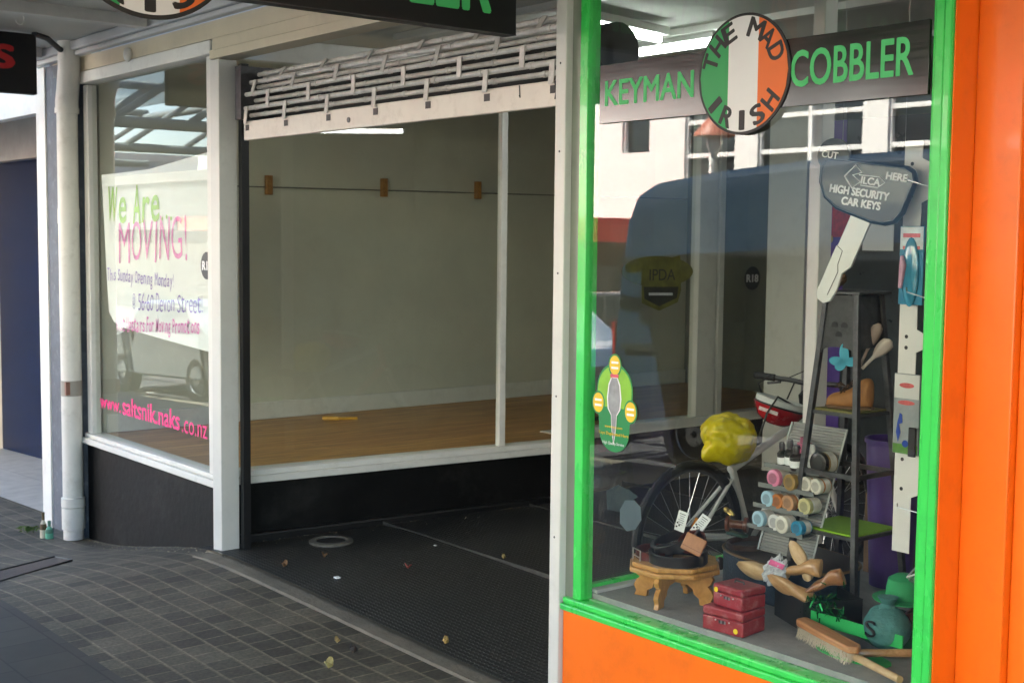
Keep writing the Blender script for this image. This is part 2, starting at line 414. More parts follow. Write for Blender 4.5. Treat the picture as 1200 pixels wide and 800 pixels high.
def slab_mat(name, c1, c2, w, h, mort, ms=0.004):
    m, nt, b = nodes_mat(name)
    tc = nt.nodes.new('ShaderNodeTexCoord')
    t = nt.nodes.new('ShaderNodeTexBrick'); t.inputs['Scale'].default_value = 1; t.inputs['Brick Width'].default_value = w; t.inputs['Row Height'].default_value = h
    t.inputs['Mortar Size'].default_value = ms; t.inputs['Color1'].default_value = c1; t.inputs['Color2'].default_value = c2; t.inputs['Mortar'].default_value = mort
    nt.links.new(tc.outputs['Object'], t.inputs['Vector'])
    n = nt.nodes.new('ShaderNodeTexNoise'); n.inputs['Scale'].default_value = 9; n.inputs['Detail'].default_value = 8; nt.links.new(tc.outputs['Object'], n.inputs['Vector'])
    mr = nt.nodes.new('ShaderNodeMapRange'); mr.inputs['To Min'].default_value = 0.7; mr.inputs['To Max'].default_value = 1.3; nt.links.new(n.outputs['Fac'], mr.inputs['Value'])
    q = nt.nodes.new('ShaderNodeMixRGB'); q.blend_type = 'MULTIPLY'; q.inputs['Fac'].default_value = 1
    nt.links.new(t.outputs['Color'], q.inputs['Color1']); nt.links.new(mr.outputs[0], q.inputs['Color2']); nt.links.new(q.outputs[0], b.inputs['Base Color'])
    b.inputs['Roughness'].default_value = 0.6
    return m
PAVE = paver_mat()
SLAB = slab_mat('smooth dark paving', (0.040, 0.038, 0.034, 1), (0.054, 0.050, 0.043, 1), 0.21, 0.238, (0.022, 0.021, 0.019, 1))
ASPH = mat('asphalt', (0.05, 0.05, 0.052), 0.85, var=0.3, scale=4, bump=0.4, bscale=120)
CONC = mat('concrete', (0.15, 0.13, 0.095), 0.8, var=0.25, scale=8, bump=0.3, bscale=60, dirt=((0.1, 0.09, 0.07), 0.6, 6))
FLOORT = slab_mat('pale entry tiles', (0.40, 0.37, 0.32, 1), (0.44, 0.41, 0.36, 1), 0.6, 0.6, (0.28, 0.26, 0.23, 1))

xs = fr(-60, -6, 54) + fr(-5.9, 4, 110) + fr(4.2, 30, 26)
grid_sheet(xs, fr(-1.15, -0.16, 12), foot_z).build('footpath', PAVE, smooth=True); props(bpy.data.objects['footpath'], kind='structure')
grid_sheet(xs, fr(-4.2, -1.15, 14), foot_z).build('footpath_outer_band', SLAB); props(bpy.data.objects['footpath_outer_band'], kind='structure')
# pavers carry on under the shop fronts left of the pilaster and right of the window
def under(X0, X1, nm):
    props(grid_sheet([X0] + [x for x in xs if X0 < x < X1] + [X1], fr(-0.16, 0.25, 4), lambda x, y: foot_z(x, min(0, y)) ).build(nm, PAVE), kind='structure')
under(-60, -2.50, 'footpath_inner_edge'); under(0.02, 30, 'footpath_inner_edge')
grid_sheet(xs, [-4.36, -4.2], lambda x, y: kerb_z(x) + 0.004).build('kerb', CONC); props(bpy.data.objects['kerb'], kind='structure')
props(grid_sheet(xs, [-4.361, -4.36], lambda x, y: kerb_z(x) + 0.004 if y > -4.3605 else road_z(x) - 0.02).build('kerb_face', CONC), kind='structure')
props(grid_sheet(fr(-220, 160, 120), [-12.6, -4.36], lambda x, y: road_z(x)).build('road', ASPH), kind='structure')
props(grid_sheet(fr(-220, 160, 120), [-17.2, -12.6], lambda x, y: road_z(x) + 0.12).build('far_footpath', CONC), kind='structure')
props(grid_sheet([-600, -60, 60, 600], [-600, -60, -17.2], lambda x, y: -3.4).build('ground', ASPH), kind='structure')
# bed under the shops, well below their floors
props(grid_sheet([-300, 300], [0.26, 300], lambda x, y: -3.0).build('ground_behind', CONC), kind='structure')
# painted parking lines
mb = MB()
for X in range(-40, 20, 6):
    mb.quad((X, -6.9, road_z(X) + .006), (X + .1, -6.9, road_z(X + .1) + .006), (X + .1, -4.9, road_z(X + .1) + .006), (X, -4.9, road_z(X) + .006))
props(mb.build('parking_lines', mat('road paint', (0.7, 0.7, 0.68), 0.7)), kind='structure')
# concrete threshold along the entry, entry floor under the mat
def thr_z(X, Y): return foot_z(X, Y) + 0.004 if Y < -0.10 else front_z(X) + 0.006
thr = grid_sheet(fr(-2.66, 0.03, 40), [-0.172, -0.15, -0.13, -0.11, -0.09, -0.07], lambda x, y: foot_z(x, y) + (0.008 if y > -0.16 else -0.02) + 0.003 * noise.noise(V3((x * 9, y * 9, 0))))
props(thr.build('threshold', CONC), kind='structure')
ent_z = lambda X, Y: front_z(X) + 0.004
props(grid_sheet(fr(-2.72, 0.05, 16), fr(-0.1, 5.4, 12), lambda x, y: ent_z(x, y) - 0.008).build('entry_floor', CONC), kind='structure')

def mat_mat():
    m, nt, b = nodes_mat('rubber ring matting')
    tc = nt.nodes.new('ShaderNodeTexCoord')
    mp = nt.nodes.new('ShaderNodeMapping'); mp.inputs['Scale'].default_value = (38, 38, 38); nt.links.new(tc.outputs['Object'], mp.inputs['Vector'])
    sx = nt.nodes.new('ShaderNodeSeparateXYZ'); nt.links.new(mp.outputs[0], sx.inputs[0])
    def cell(o, ph):
        fl = nt.nodes.new('ShaderNodeMath'); fl.operation = 'ADD'; fl.inputs[1].default_value = 500 + ph; nt.links.new(o, fl.inputs[0])
        f = nt.nodes.new('ShaderNodeMath'); f.operation = 'FRACT'; nt.links.new(fl.outputs[0], f.inputs[0])
        s = nt.nodes.new('ShaderNodeMath'); s.operation = 'SUBTRACT'; s.inputs[1].default_value = 0.5; nt.links.new(f.outputs[0], s.inputs[0])
        p = nt.nodes.new('ShaderNodeMath'); p.operation = 'POWER'; p.inputs[1].default_value = 2; nt.links.new(s.outputs[0], p.inputs[0]); return p.outputs[0]
    ad = nt.nodes.new('ShaderNodeMath'); ad.operation = 'ADD'; nt.links.new(cell(sx.outputs['X'], 0), ad.inputs[0]); nt.links.new(cell(sx.outputs['Y'], 0), ad.inputs[1])
    rp = nt.nodes.new('ShaderNodeMapRange'); rp.inputs['From Min'].default_value = 0.10; rp.inputs['From Max'].default_value = 0.19
    nt.links.new(ad.outputs[0], rp.inputs['Value'])
    n = nt.nodes.new('ShaderNodeTexNoise'); n.inputs['Scale'].default_value = 2.2; n.inputs['Detail'].default_value = 7; nt.links.new(tc.outputs['Object'], n.inputs['Vector'])
    dr = nt.nodes.new('ShaderNodeValToRGB'); dr.color_ramp.elements[0].position = 0.35; dr.color_ramp.elements[1].position = 0.75
    dr.color_ramp.elements[0].color = (0.013, 0.0135, 0.013, 1); dr.color_ramp.elements[1].color = (0.036, 0.035, 0.030, 1); nt.links.new(n.outputs['Fac'], dr.inputs['Fac'])
    mx = nt.nodes.new('ShaderNodeMixRGB'); mx.inputs['Color1'].default_value = (0.004, 0.004, 0.004, 1)
    nt.links.new(rp.outputs[0], mx.inputs['Fac']); nt.links.new(dr.outputs[0], mx.inputs['Color2']); nt.links.new(mx.outputs[0], b.inputs['Base Color'])
    b.inputs['Roughness'].default_value = 0.5
    bp = nt.nodes.new('ShaderNodeBump'); bp.inputs['Strength'].default_value = 1.0; bp.inputs['Distance'].default_value = 0.012
    nt.links.new(rp.outputs[0], bp.inputs['Height']); nt.links.new(bp.outputs[0], b.inputs['Normal'])
    return m
mt = thing('entry_mat', 'black rubber ring mat covering the recessed entry floor', 'mat', (-1.3, 1.8, -0.01))
MATM = mat_mat()
rows = [(-0.075, 0.95), (0.957, 1.93), (1.937, 2.9), (2.907, 4.05)]
for a, b_ in rows:
    m_ = grid_sheet(fr(-2.78 if a < 1.9 else -2.60, 0.045, 14), [a, b_], lambda x, y: ent_z(x, y) + 0.016)
    m_.build('mat_strip', MATM, mt)
    q = MB(); q.box((-2.70, b_ + 0.0005, -0.02), (0.04, b_ + 0.0065, 0.016)); q.build('seam', mat('worn rubber edge', (0.05, 0.05, 0.045), 0.7, var=0.4, scale=30), mt)
def drain_cover(c, label):
    t = thing('drain_cover', label, 'drain cover', c, group='round drain covers in the entry mat')
    M = Matrix.Translation(c)
    mb = MB(); mb.lathe([(0.075, 0.0), (0.115, 0.0), (0.115, 0.012), (0.085, 0.016), (0.075, 0.008)], M, 32); mb.build('ring', mat('worn drain ring', (0.10, 0.095, 0.08), 0.6, var=0.4, scale=30), t)
    mb = MB(); mb.lathe([(0.0, 0.009), (0.074, 0.009), (0.074, 0.0)], M, 32); mb.build('lid', mat('dark lid', (0.012, 0.012, 0.012), 0.6, var=0.4, scale=20), t)
drain_cover(oz(388, 637, 0.0) + V3((0, 0, 0.008)), 'round drain cover in the black mat nearest the pavement')
drain_cover(oz(648, 578, 0.0) + V3((0, 0, 0.008)), 'round drain cover deep in the entry beside the white post')

# ================================================================== LEFT EMPTY SHOP
LS = thing('shopfront', 'empty shop front with white window frames above black painted stall riser', 'shop front', (-2.7, 0.1, 0))
XL, ZS = -4.45, 0.36
# plinth
mb = MB(); mb.box((-4.52, 0.012, -0.6), (-2.665, 0.09, 0.3)); mb.build('stall_riser', BLACKP, LS, bevel=0.006)
ra, rb = V3((-2.80, 0.10, 0)), V3((-2.575, 2.36, 0))     # angled return window, front and rear end
def along(t, dz=0, off=0):
    d = (rb - ra); n = V3((d.y, -d.x, 0)).normalized()
    return ra + d * t + V3((0, 0, dz)) + n * off
mb = MB()
def slabp(mb, t0, t1, o0, o1, z0, z1):
    M = Matrix.Identity(4)
    ps = [along(t0, 0, o0), along(t1, 0, o0), along(t1, 0, o1), along(t0, 0, o1)]
    mb.prism([(p.x, p.y) for p in ps], Matrix.Translation((0, 0, z0)), z1 - z0)
slabp(mb, -0.005, 1.0, -0.02, 0.09, -0.3, 0.298); mb.box((-2.95, 2.37, -0.3), (-2.85, 5.3, 0.298)); mb.build('return_stall_riser', BLACKP, LS, bevel=0.004)
mb = MB(); slabp(mb, 0.0, 1.0, 0.0, 0.13, -0.04, 0.035); mb.build('skirting', mat('black skirting', (0.008, 0.008, 0.008), 0.5, var=0.3), LS, bevel=0.01)
# sills
mb = MB(); mb.box((-4.50, -0.03, 0.30), (-2.655, 0.09, 0.338)); mb.box((-4.50, -0.012, 0.338), (-2.665, 0.09, 0.366)); mb.build('window_sill', WHITE, LS, bevel=0.006)
mb = MB(); slabp(mb, -0.01, 1.0, -0.02, 0.115, 0.30, 0.338); slabp(mb, -0.01, 1.0, -0.02, 0.098, 0.338, 0.368)
mb.box((-2.92, 2.37, 0.30), (-2.80, 5.3, 0.366)); mb.build('return_sill', WHITE, LS, bevel=0.005)
# frames
mb = MB(); mb.box((-2.755, -0.012, 0.366), (-2.665, 0.075, 2.50)); mb.build('corner_post', WHITE, LS, bevel=0.004)
mb = MB(); mb.box((-4.475, 0.0, 0.366), (-4.405, 0.06, 2.50)); mb.build('window_jamb', WHITE, LS, bevel=0.004)
mb = MB(); mb.box((-4.46, -0.035, 2.505), (-2.665, 0.07, 2.575)); mb.build('window_head', WHITE, LS, bevel=0.006)
mb = MB(); mb.quad((-4.41, 0.03, 0.36), (-2.755, 0.03, 0.36), (-2.755, 0.03, 2.51), (-4.41, 0.03, 2.51)); mb.build('window_pane', GLASSL, LS, smooth=False)
p0, p1 = along(0.03, 0, 0.05), along(0.985, 0, 0.05)
mb = MB(); mb.quad((p0.x, p0.y, .36), (p1.x, p1.y, .36), (p1.x, p1.y, 2.52), (p0.x, p0.y, 2.52)); mb.build('window_pane', GLASSL, LS, smooth=False)
mb = MB(); mb.quad((-2.86, 2.45, .36), (-2.86, 5.2, .36), (-2.86, 5.2, 2.52), (-2.86, 2.45, 2.52)); mb.build('window_pane', GLASSL, LS, smooth=False)
tm = 0.745
mb = MB(); slabp(mb, tm - 0.009, tm + 0.009, 0.03, 0.075, 0.368, 2.52); mb.build('mullion', WHITE, LS, bevel=0.003)
mb = MB(); slabp(mb, 0.985, 1.02, 0.02, 0.09, 0.30, 2.52); mb.build('mullion', WHITE, LS, bevel=0.003)
for y, w in ((2.37, .07), (3.66, .09), (3.36, .03)):
    pass
def end_post(px0, px1, y0px, X, nm):
    a, b = ox(px0, 300, X), ox(px1, 300, X)
    mb = MB(); mb.box((X - 0.045, a.y, 0.366), (X + 0.035, b.y, 2.52)); mb.build(nm, WHITE, LS, bevel=0.004)
end_post(815, 836, 0, -2.85, 'mullion'); end_post(839, 845, 0, -2.85, 'glazing_bar')
mb = MB(); slabp(mb, 0.0, 1.0, 0.0, 0.09, 2.50, 2.62); mb.box((-2.92, 2.37, 2.5), (-2.80, 5.3, 2.62)); mb.build('return_head', WHITE, LS, bevel=0.004)
# inside
def boards():
    m, nt, b = nodes_mat('timber floor boards')
    tc = nt.nodes.new('ShaderNodeTexCoord'); mp = nt.nodes.new('ShaderNodeMapping'); mp.inputs['Rotation'].default_value = (0, 0, R(90)); nt.links.new(tc.outputs['Object'], mp.inputs[0])
    t = nt.nodes.new('ShaderNodeTexBrick'); t.inputs['Scale'].default_value = 1; t.inputs['Brick Width'].default_value = 1.7; t.inputs['Row Height'].default_value = 0.085
    t.inputs['Mortar Size'].default_value = 0.0015; t.inputs['Color1'].default_value = (0.46, 0.21, 0.055, 1); t.inputs['Color2'].default_value = (0.60, 0.31, 0.09, 1); t.inputs['Mortar'].default_value = (0.05, 0.025, 0.01, 1)
    nt.links.new(mp.outputs[0], t.inputs['Vector'])
    m2 = nt.nodes.new('ShaderNodeMapping'); m2.inputs['Scale'].default_value = (22, 1.2, 10); nt.links.new(tc.outputs['Object'], m2.inputs[0])
    n = nt.nodes.new('ShaderNodeTexNoise'); n.inputs['Scale'].default_value = 2.5; n.inputs['Detail'].default_value = 8; n.inputs['Distortion'].default_value = 0.6; nt.links.new(m2.outputs[0], n.inputs['Vector'])
    mr = nt.nodes.new('ShaderNodeMapRange'); mr.inputs['From Min'].default_value = .3; mr.inputs['From Max'].default_value = .7; mr.inputs['To Min'].default_value = 0.55; mr.inputs['To Max'].default_value = 1.3; nt.links.new(n.outputs['Fac'], mr.inputs['Value'])
    q = nt.nodes.new('ShaderNodeMixRGB'); q.blend_type = 'MULTIPLY'; q.inputs['Fac'].default_value = 1; nt.links.new(t.outputs['Color'], q.inputs['Color1']); nt.links.new(mr.outputs[0], q.inputs['Color2'])
    nt.links.new(q.outputs[0], b.inputs['Base Color']); b.inputs['Roughness'].default_value = 0.38
    return m
mb = MB(); mb.prism([(XL + .002, .095), (-2.83, .095), (-2.62, 2.36), (-2.9, 2.38), (-2.9, 5.3), (XL + .002, 5.3)], Matrix.Translation((0, 0, .335)), .0235); mb.build('display_floor', boards(), LS)
mb = MB(); mb.box((XL - 0.12, 0.09, -0.3), (XL, 5.3, 3.0)); mb.build('back_wall', IWALL, LS)
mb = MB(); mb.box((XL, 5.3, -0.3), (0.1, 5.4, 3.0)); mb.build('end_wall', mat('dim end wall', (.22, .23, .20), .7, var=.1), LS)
mb = MB(); mb.box((XL, 0.11, 0.3585), (XL + 0.018, 5.3, 0.475)); mb.build('skirting_board', WHITE, LS, bevel=0.004)
mb = MB(); mb.box((XL, 0.11, 2.70), (0.1, 5.3, 2.76)); mb.build('ceiling', mat('off white ceiling', (.62, .62, .57), .7, var=.08, scale=1.5), LS)
mb = MB()
for y in (1.0, 2.0, 3.0): mb.box((-2.57, y, 2.665), (0.03, y + 0.05, 2.699))
mb.build('ceiling_batten', WHITE, LS)
mb = MB(); mb.tube([(XL + 0.012, 0.25, 1.917), (XL + 0.012, 5.28, 1.952)], 0.004, 6); tag(mb.build('picture_wire', mat('wire grey', (0.09, 0.09, 0.08), 0.5)), 'thin dark wire strung along the empty shop wall', 'wire')
PEG = wood('varnished peg', (0.30, 0.13, 0.03), (0.42, 0.20, 0.05), 0.35)
for i, (px, py, lb) in enumerate(((315, 217, 'small orange wood block on the wall wire, nearest the left post'), (450, 220, 'small orange wood block midway along the wall wire'), (560, 223, 'small orange wood block on the wall wire, just left of the mullion'))):
    p = ox(px, py, XL + 0.03)
    mb = MB(); mb.box((p.x - 0.02, p.y - 0.022, p.z - 0.065), (p.x + 0.02, p.y + 0.022, p.z + 0.065)); tag(mb.build('wood_block', PEG, bevel=0.004), lb, 'wood block', 'wood blocks on the wall wire')
p = oz(400, 492, 0.362)
mb = MB(); mb.tube([p + V3((-0.06, -0.09, 0.012)), p + V3((0.06, 0.09, 0.012))], 0.011, 8); mb.tube([p + V3((-0.075, -0.1, 0.013)), p + V3((0.0, -0.02, 0.013))], 0.014, 8)
tag(mb.build('scraper', mat('yellow plastic', (0.65, 0.33, 0.02), 0.4)), 'small yellow tool lying on the bare wooden display floor', 'tool')
mb = MB(); mb.tube([(-3.1, 3.0, .37), (-3.06, 3.03, .385), (-3.02, 3.05, .372)], 0.012, 6); tag(mb.build('floor_scrap', BLACK), 'small black scrap on the display floor right of the mullion', 'scrap')

# posts and roller grille of the entry
def alu_post(x0, x1, y0, y1, z0, z1, label, cap):
    t = thing('entry_post', label, 'post', ((x0 + x1) / 2, (y0 + y1) / 2, z0))
    mb = MB(); mb.box((x0, y0, z0), (x1, y1, z1)); mb.build('post_body', ALU, t, bevel=0.004)
    if cap:
        mb = MB(); mb.box((x0 - 0.05, y0 - 0.02, z0 - 0.06), (x1 + 0.03, y1 + 0.05, z0 + 0.014)); mb.build('base_pad', CONC, t, bevel=0.012)
    return t
lp = alu_post(-2.645, -2.548, -0.045, 0.055, -0.03, 2.468, 'tall pale box post standing on a concrete pad beside the black stall riser', True)
rp_ = alu_post(-0.005, 0.050, -0.03, 0.06, -0.06, 2.62, 'tall white post at the corner of the orange and green shop window', False)
mb = MB(); mb.box((0.0502, 0.0, -0.06), (0.093, 0.05, 2.62)); mb.build('post_channel', mat('grey green aluminium', (0.22, 0.25, 0.20), 0.4, metal=0.3, var=0.1), rp_)
for z in (0.55, 1.05, 1.48, 1.9, 2.2):
    mb = MB(); mb.ball((0.022, -0.031, z), (0.004, 0.002, 0.004), u=8, v=6); mb.build('screw_head', DSTEEL, rp_)
RG = thing('roller_grille', 'rolled up roller grille of galvanised tubes above the entry', 'roller grille', (-1.28, 0.08, 2.07))
mb = MB(); mb.box((-2.44, 0.035, 2.066), (-0.008, 0.06, 2.158)); mb.build('bottom_bar', mat('cream steel bar', (0.74, 0.68, 0.60), 0.45, var=0.06, dirt=((0.4, 0.33, 0.25), 0.4, 14)), RG, bevel=0.004)
mb = MB(); mb.lathe([(0, -0.004), (0.012, -0.004), (0.012, 0.002), (0, 0.002)], fromto((-1.46, 0.034, 2.105), (-1.46, 0.0, 2.105)), 16); mb.build('keyhole', DSTEEL, RG)
for x in (-0.28, -0.08):
    mb = MB(); mb.tube([(x, 0.0335, 2.155), (x + 0.004, 0.0335, 2.11), (x, 0.0335, 2.09 if x > -0.1 else 2.12)], 0.0025, 5); mb.build('crack', TXT_K, RG)
front = [(2.222, 0.045), (2.290, 0.050), (2.350, 0.075), (2.393, 0.12)]
back = [(2.190, 0.075), (2.264, 0.10), (2.330, 0.115), (2.382, 0.15)]
def rod(z, y, r, nm):
    mb = MB(); mb.tube([(-2.438, y, z), (-0.01, y, z)], r, 10)
    x = -2.4 + random.uniform(0, .2)
    while x < -0.05:
        mb.tube([(x, y, z), (x + 0.02, y, z)], r * 1.22, 10); x += 0.30
    mb.build(nm, GALV, RG)
for z, y in front: rod(z, y, 0.0115, 'tube')
for z, y in back: rod(z, y, 0.0105, 'tube')
lev = [(2.150, 0.036)] + front
for i in range(4):
    (z0, y0), (z1, y1) = lev[i], lev[i + 1]
    x = -2.40 + (0.19 if i % 2 else 0.0) + 0.02 * i
    while x < -0.02:
        M = fromto((x, y0 - 0.015, z0 - 0.012), (x, y1 - 0.015, z1 + 0.012))
        mb = MB(); mb.box((-0.014, -0.003, 0.006), (0.014, 0.003, -0.006 + (V3((x, y1, z1)) - V3((x, y0, z0))).length + 0.024), M); mb.build('link_plate', GALV, RG, bevel=0.002)
        if i == 0:
            mb = MB(); mb.box((x - 0.018, 0.0335, 2.112), (x + 0.018, 0.0345, 2.14)); mb.build('slot', TXT_K, RG)
        x += 0.385
mb = MB(); mb.tube([(-2.43, 0.265, 2.275), (0.0, 0.265, 2.275)], 0.10, 20); mb.box((-2.43, .20, 2.13), (0, .24, 2.3)); mb.build('shade_backing_roll', mat('shade dark roll', (0.025, 0.024, 0.022), 0.6, var=.5, scale=30, stretch=(.2, 6, 6)), RG)  # rolled layers coloured near black to stand in for shade behind the tubes
mb = MB(); mb.box((-2.545, 0.06, -0.01), (-2.51, 0.1, 2.45)); mb.build('guide_rail', BLACK, RG)
mb = MB(); mb.box((-2.5, 0.02, 2.17), (-2.44, 0.28, 2.43)); mb.build('end_plate', DSTEEL, RG)

# ================================================================== RIGHT SHOP (cobbler)
RS = thing('shopfront', 'cobbler shop front with orange stall riser and bright green window frame', 'shop front', (0.8, 0.05, 0))
mb = MB(); mb.box((0.053, -0.012, -0.4), (1.53, 0.06, 0.296)); mb.build('stall_riser', ORANGE, RS, bevel=0.002)
mb = MB(); mb.box((0.051, -0.028, 0.297), (1.545, 0.055, 0.320)); mb.box((0.056, -0.019, 0.3202), (1.54, 0.055, 0.3425)); mb.build('window_sill', GREEN, RS, bevel=0.005)
mb = MB(); mb.box((0.095, -0.006, 0.343), (0.137, 0.05, 2.62)); mb.build('window_jamb', GREEN, RS, bevel=0.003)
mb = MB(); mb.box((1.476, -0.012, 0.343), (1.506, 0.05, 2.62)); mb.box((1.5062, -0.017, 0.343), (1.530, 0.05, 2.62)); mb.box((1.465, -0.002, 0.343), (1.4758, 0.05, 2.62)); mb.build('window_jamb', GREEN, RS, bevel=0.004)
mb = MB(); mb.box((0.095, -0.01, 2.621), (1.55, 0.05, 2.74)); mb.build('window_head', GREEN, RS)
mb = MB(); mb.quad((0.137, 0.012, .35), (1.46, 0.012, .35), (1.46, 0.012, 2.63), (0.137, 0.012, 2.63)); mb.build('window_pane', GLASS, RS, smooth=False)
mb = MB(); mb.quad((0.085, 0.06, .35), (0.085, 1.25, .35), (0.085, 1.25, 2.63), (0.085, 0.06, 2.63)); mb.build('return_pane', GLASS, RS, smooth=False)
mb = MB(); mb.box((0.055, 0.061, -0.3), (0.14, 1.35, 0.352)); mb.build('return_stall_riser', BLACKP, RS)
mb = MB(); mb.box((0.088, 0.06, 0.353), (0.115, 1.30, 0.385)); mb.build('return_sill', GREEN, RS, bevel=0.003)
mb = MB(); mb.box((0.116, 0.055, 0.33), (1.528, 1.20, 0.36)); mb.build('display_floor', mat('grey felt', (0.30, 0.30, 0.29), 0.9, var=0.12, scale=25, bump=0.3, bscale=150), RS)
mb = MB(); mb.box((0.115, 0.06, 0.361), (0.15, 1.1, 0.372)); mb.build('carpet_edge', mat('pale edging', (0.55, 0.55, 0.52), 0.7), RS)
mb = MB(); mb.box((1.56, 0.31, 0.0), (1.60, 1.25, 2.7)); mb.build('side_partition', mat('pale partition', (0.40, 0.42, 0.40), 0.7), RS)
mb = MB(); mb.box((0.055, 1.28, -0.3), (0.115, 1.36, 2.62)); mb.build('door_post', WHITE, RS, bevel=0.004)
# room behind the display
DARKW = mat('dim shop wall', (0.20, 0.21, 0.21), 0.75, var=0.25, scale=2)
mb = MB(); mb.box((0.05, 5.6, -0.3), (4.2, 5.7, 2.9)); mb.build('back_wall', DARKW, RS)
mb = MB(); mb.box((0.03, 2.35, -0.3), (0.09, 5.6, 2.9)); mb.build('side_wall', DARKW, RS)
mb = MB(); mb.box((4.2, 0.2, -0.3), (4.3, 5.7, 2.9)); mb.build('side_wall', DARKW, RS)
mb = MB(); mb.box((0.10, 0.10, 2.76), (4.2, 5.6, 2.8)); mb.build('ceiling', mat('white ceiling tile', (0.68, 0.68, 0.66), 0.8, var=0.05), RS)
mb = MB(); mb.box((0.10, 1.21, -0.06), (4.2, 5.6, -0.02)); mb.build('shop_floor', mat('brown lino', (0.12, 0.08, 0.055), 0.5, var=0.3), RS)
# corner pilaster
PL = thing('pilaster', 'orange painted corner pilaster right of the green window frame', 'pilaster', (1.64, 0.1, 0))
mb = MB(); mb.box((1.5305, -0.006, -0.3), (1.5345, 0.30, 2.75)); mb.build('window_return', ORANGE, PL, bevel=0.001)
mb = MB(); mb.prism([(1.535, 0.095), (1.668, 0.095), (1.668, 0.3), (1.535, 0.3)], Matrix.Translation((0, 0, -0.3)), 3.05); mb.build('front_face', ORANGE, PL, bevel=0.004)
mb = MB(); mb.box((1.669, 0.125, -0.3), (1.80, 0.5, 2.75)); mb.build('door_jamb', ORANGE, PL, bevel=0.004)
mb = MB(); mb.box((1.80, 0.3, -0.3), (4.2, 0.36, 2.75)); mb.build('side_panel', ORANGE, PL)

# recess end: purple door panel, dark glazed door
RD = thing('entry_door', 'dark glazed shop door with purple side panel at the end of the entry', 'door', (-1.6, 4.2, 0))
PURP = mat('purple panel', (0.10, 0.05, 0.30), 0.5, var=0.1)
a, b_ = oy(957, 300, 4.15), oy(988, 300, 4.15)
mb = MB(); mb.box((a.x, 4.15, 0.0), (b_.x, 4.2, 2.4)); pp = mb.build('side_panel', PURP, RD)
mb = MB(); mb.box((b_.x + 0.003, 4.15, 0.0), (0.03, 4.2, 2.4)); mb.build('door_leaf', mat('dark door', (0.025, 0.03, 0.033), 0.3, var=0.3), RD)
a2, b2 = oy(902, 300, 4.05), oy(946, 300, 4.05)
mb = MB(); mb.box((a2.x, 4.02, 0.0), (b2.x, 4.12, 2.52)); mb.build('door_post', WHITE, RD, bevel=0.004)
a, b_ = oy(1011, 262, 4.14), oy(1046, 294, 4.14)
mb = MB(); mb.box((a.x, 4.144, b_.z), (b_.x, 4.1485, a.z)); tag(mb.build('paper_notice', PAPER), 'blank white paper notice on the dark door behind the key sign', 'notice')
p = oy(972, 280, 4.14)
mb = MB(); mb.lathe([(0, 0), (0.03, 0.0), (0.03, 0.008), (0.018, 0.012), (0, 0.012)], fromto(p, p + V3((0, -1, 0))), 20); mb.build('door_knob', mat('brass', (0.5, 0.36, 0.12), 0.35, metal=0.9), RD)
p = oy(976, 312, 4.146)
for i, s in enumerate(('5', '3')):
    text(s, FY(p.x - 0.03 + 0.07 * i, 4.1495, p.z), 0.05, 0.09, TXT_W, pp, shear=0.2)
a = oy(976, 262, 4.14)
mb = MB(); mb.box((a.x - 0.01, 4.143, a.z - 0.09), (a.x + 0.13, 4.1485, a.z + 0.12)); tag(mb.build('red_notice', mat('red notice', (0.45, 0.02, 0.02), 0.5, var=0.5, scale=25)), 'small red notice on the purple panel below the key sign', 'notice')

# fittings hung in shop ceiling (lit tubes seen mirrored in the panes)
LAMP = mat('fluorescent tube', (0.95, 1.0, 0.97), 0.4, var=0.0, emit=2.2)
lamps = [((1.45, 2.39, 2.52), .85, 119, 'lit fluorescent tube on the cobbler shop ceiling, mirrored in the empty shop window'),
         ((2.7, 4.2, 2.66), 1.5, 0, 'lit fluorescent tube on the cobbler shop ceiling, farthest back'),
         ((-1.31, 1.55, 2.62), .60, 100, 'lit fluorescent tube on the entry ceiling, nearer the street'),
         ((-1.50, 2.10, 2.62), .60, 0, 'lit fluorescent tube on the entry ceiling, set crosswise behind the first')]
for c, L, a, label in lamps:
    t = thing('ceiling_light', label, 'ceiling light', c, (0, 0, R(a)), 'fluorescent ceiling lights')
    mb = MB(); mb.box((-L / 2, -0.05, 0.02), (L / 2, 0.05, 0.06)); mb.build('housing', WHITE, t, world=False)
    mb = MB(); mb.tube([(-L / 2 + .02, 0, 0), (L / 2 - .02, 0, 0)], 0.018, 10); mb.build('tube', LAMP, t, world=False)

# ================================================================== UPPER BUILDING, CANOPY
SB = thing('building', 'unseen upper storey added above the canopy to shade the street', 'building', (0, 4, 2.86))  # out of view, added to keep the sun off the shop side
mb = MB(); mb.box((-5.2, 0.05, 2.86), (12, 9, 6.4)); mb.build('upper_wall', mat('cream render', (0.55, 0.52, 0.45), 0.8), SB)
for x in (-4, -1, 2, 5, 8):
    mb = MB(); mb.box((x, 0.02, 3.8), (x + 1.3, 0.046, 5.4)); mb.build('window', mat('upper window', (0.03, 0.04, 0.05), 0.1), SB)
mb = MB(); mb.box((-5.3, -0.15, 6.4), (12.1, 9.1, 6.7)); mb.build('parapet', WHITE2, SB)
CN = thing('canopy', 'grey soffited street canopy with cream fascia over the shop windows', 'canopy', (0, -1.8, 2.75))
sk = (-2.35, -1.85, -3.0, -0.9)     # opening for the clear panel
mb = MB()
for a in (((-5.2, -3.6), (sk[0], -0.035)), ((sk[1], -3.6), (30, -0.035)), ((sk[0], -3.6), (sk[1], sk[2])), ((sk[0], sk[3]), (sk[1], -0.035))):  # right-hand run past the view is lengthened to block sky light
    mb.box((a[0][0], a[0][1], 2.75), (a[1][0], a[1][1], 2.80))
mb.build('soffit', SOFF, CN)
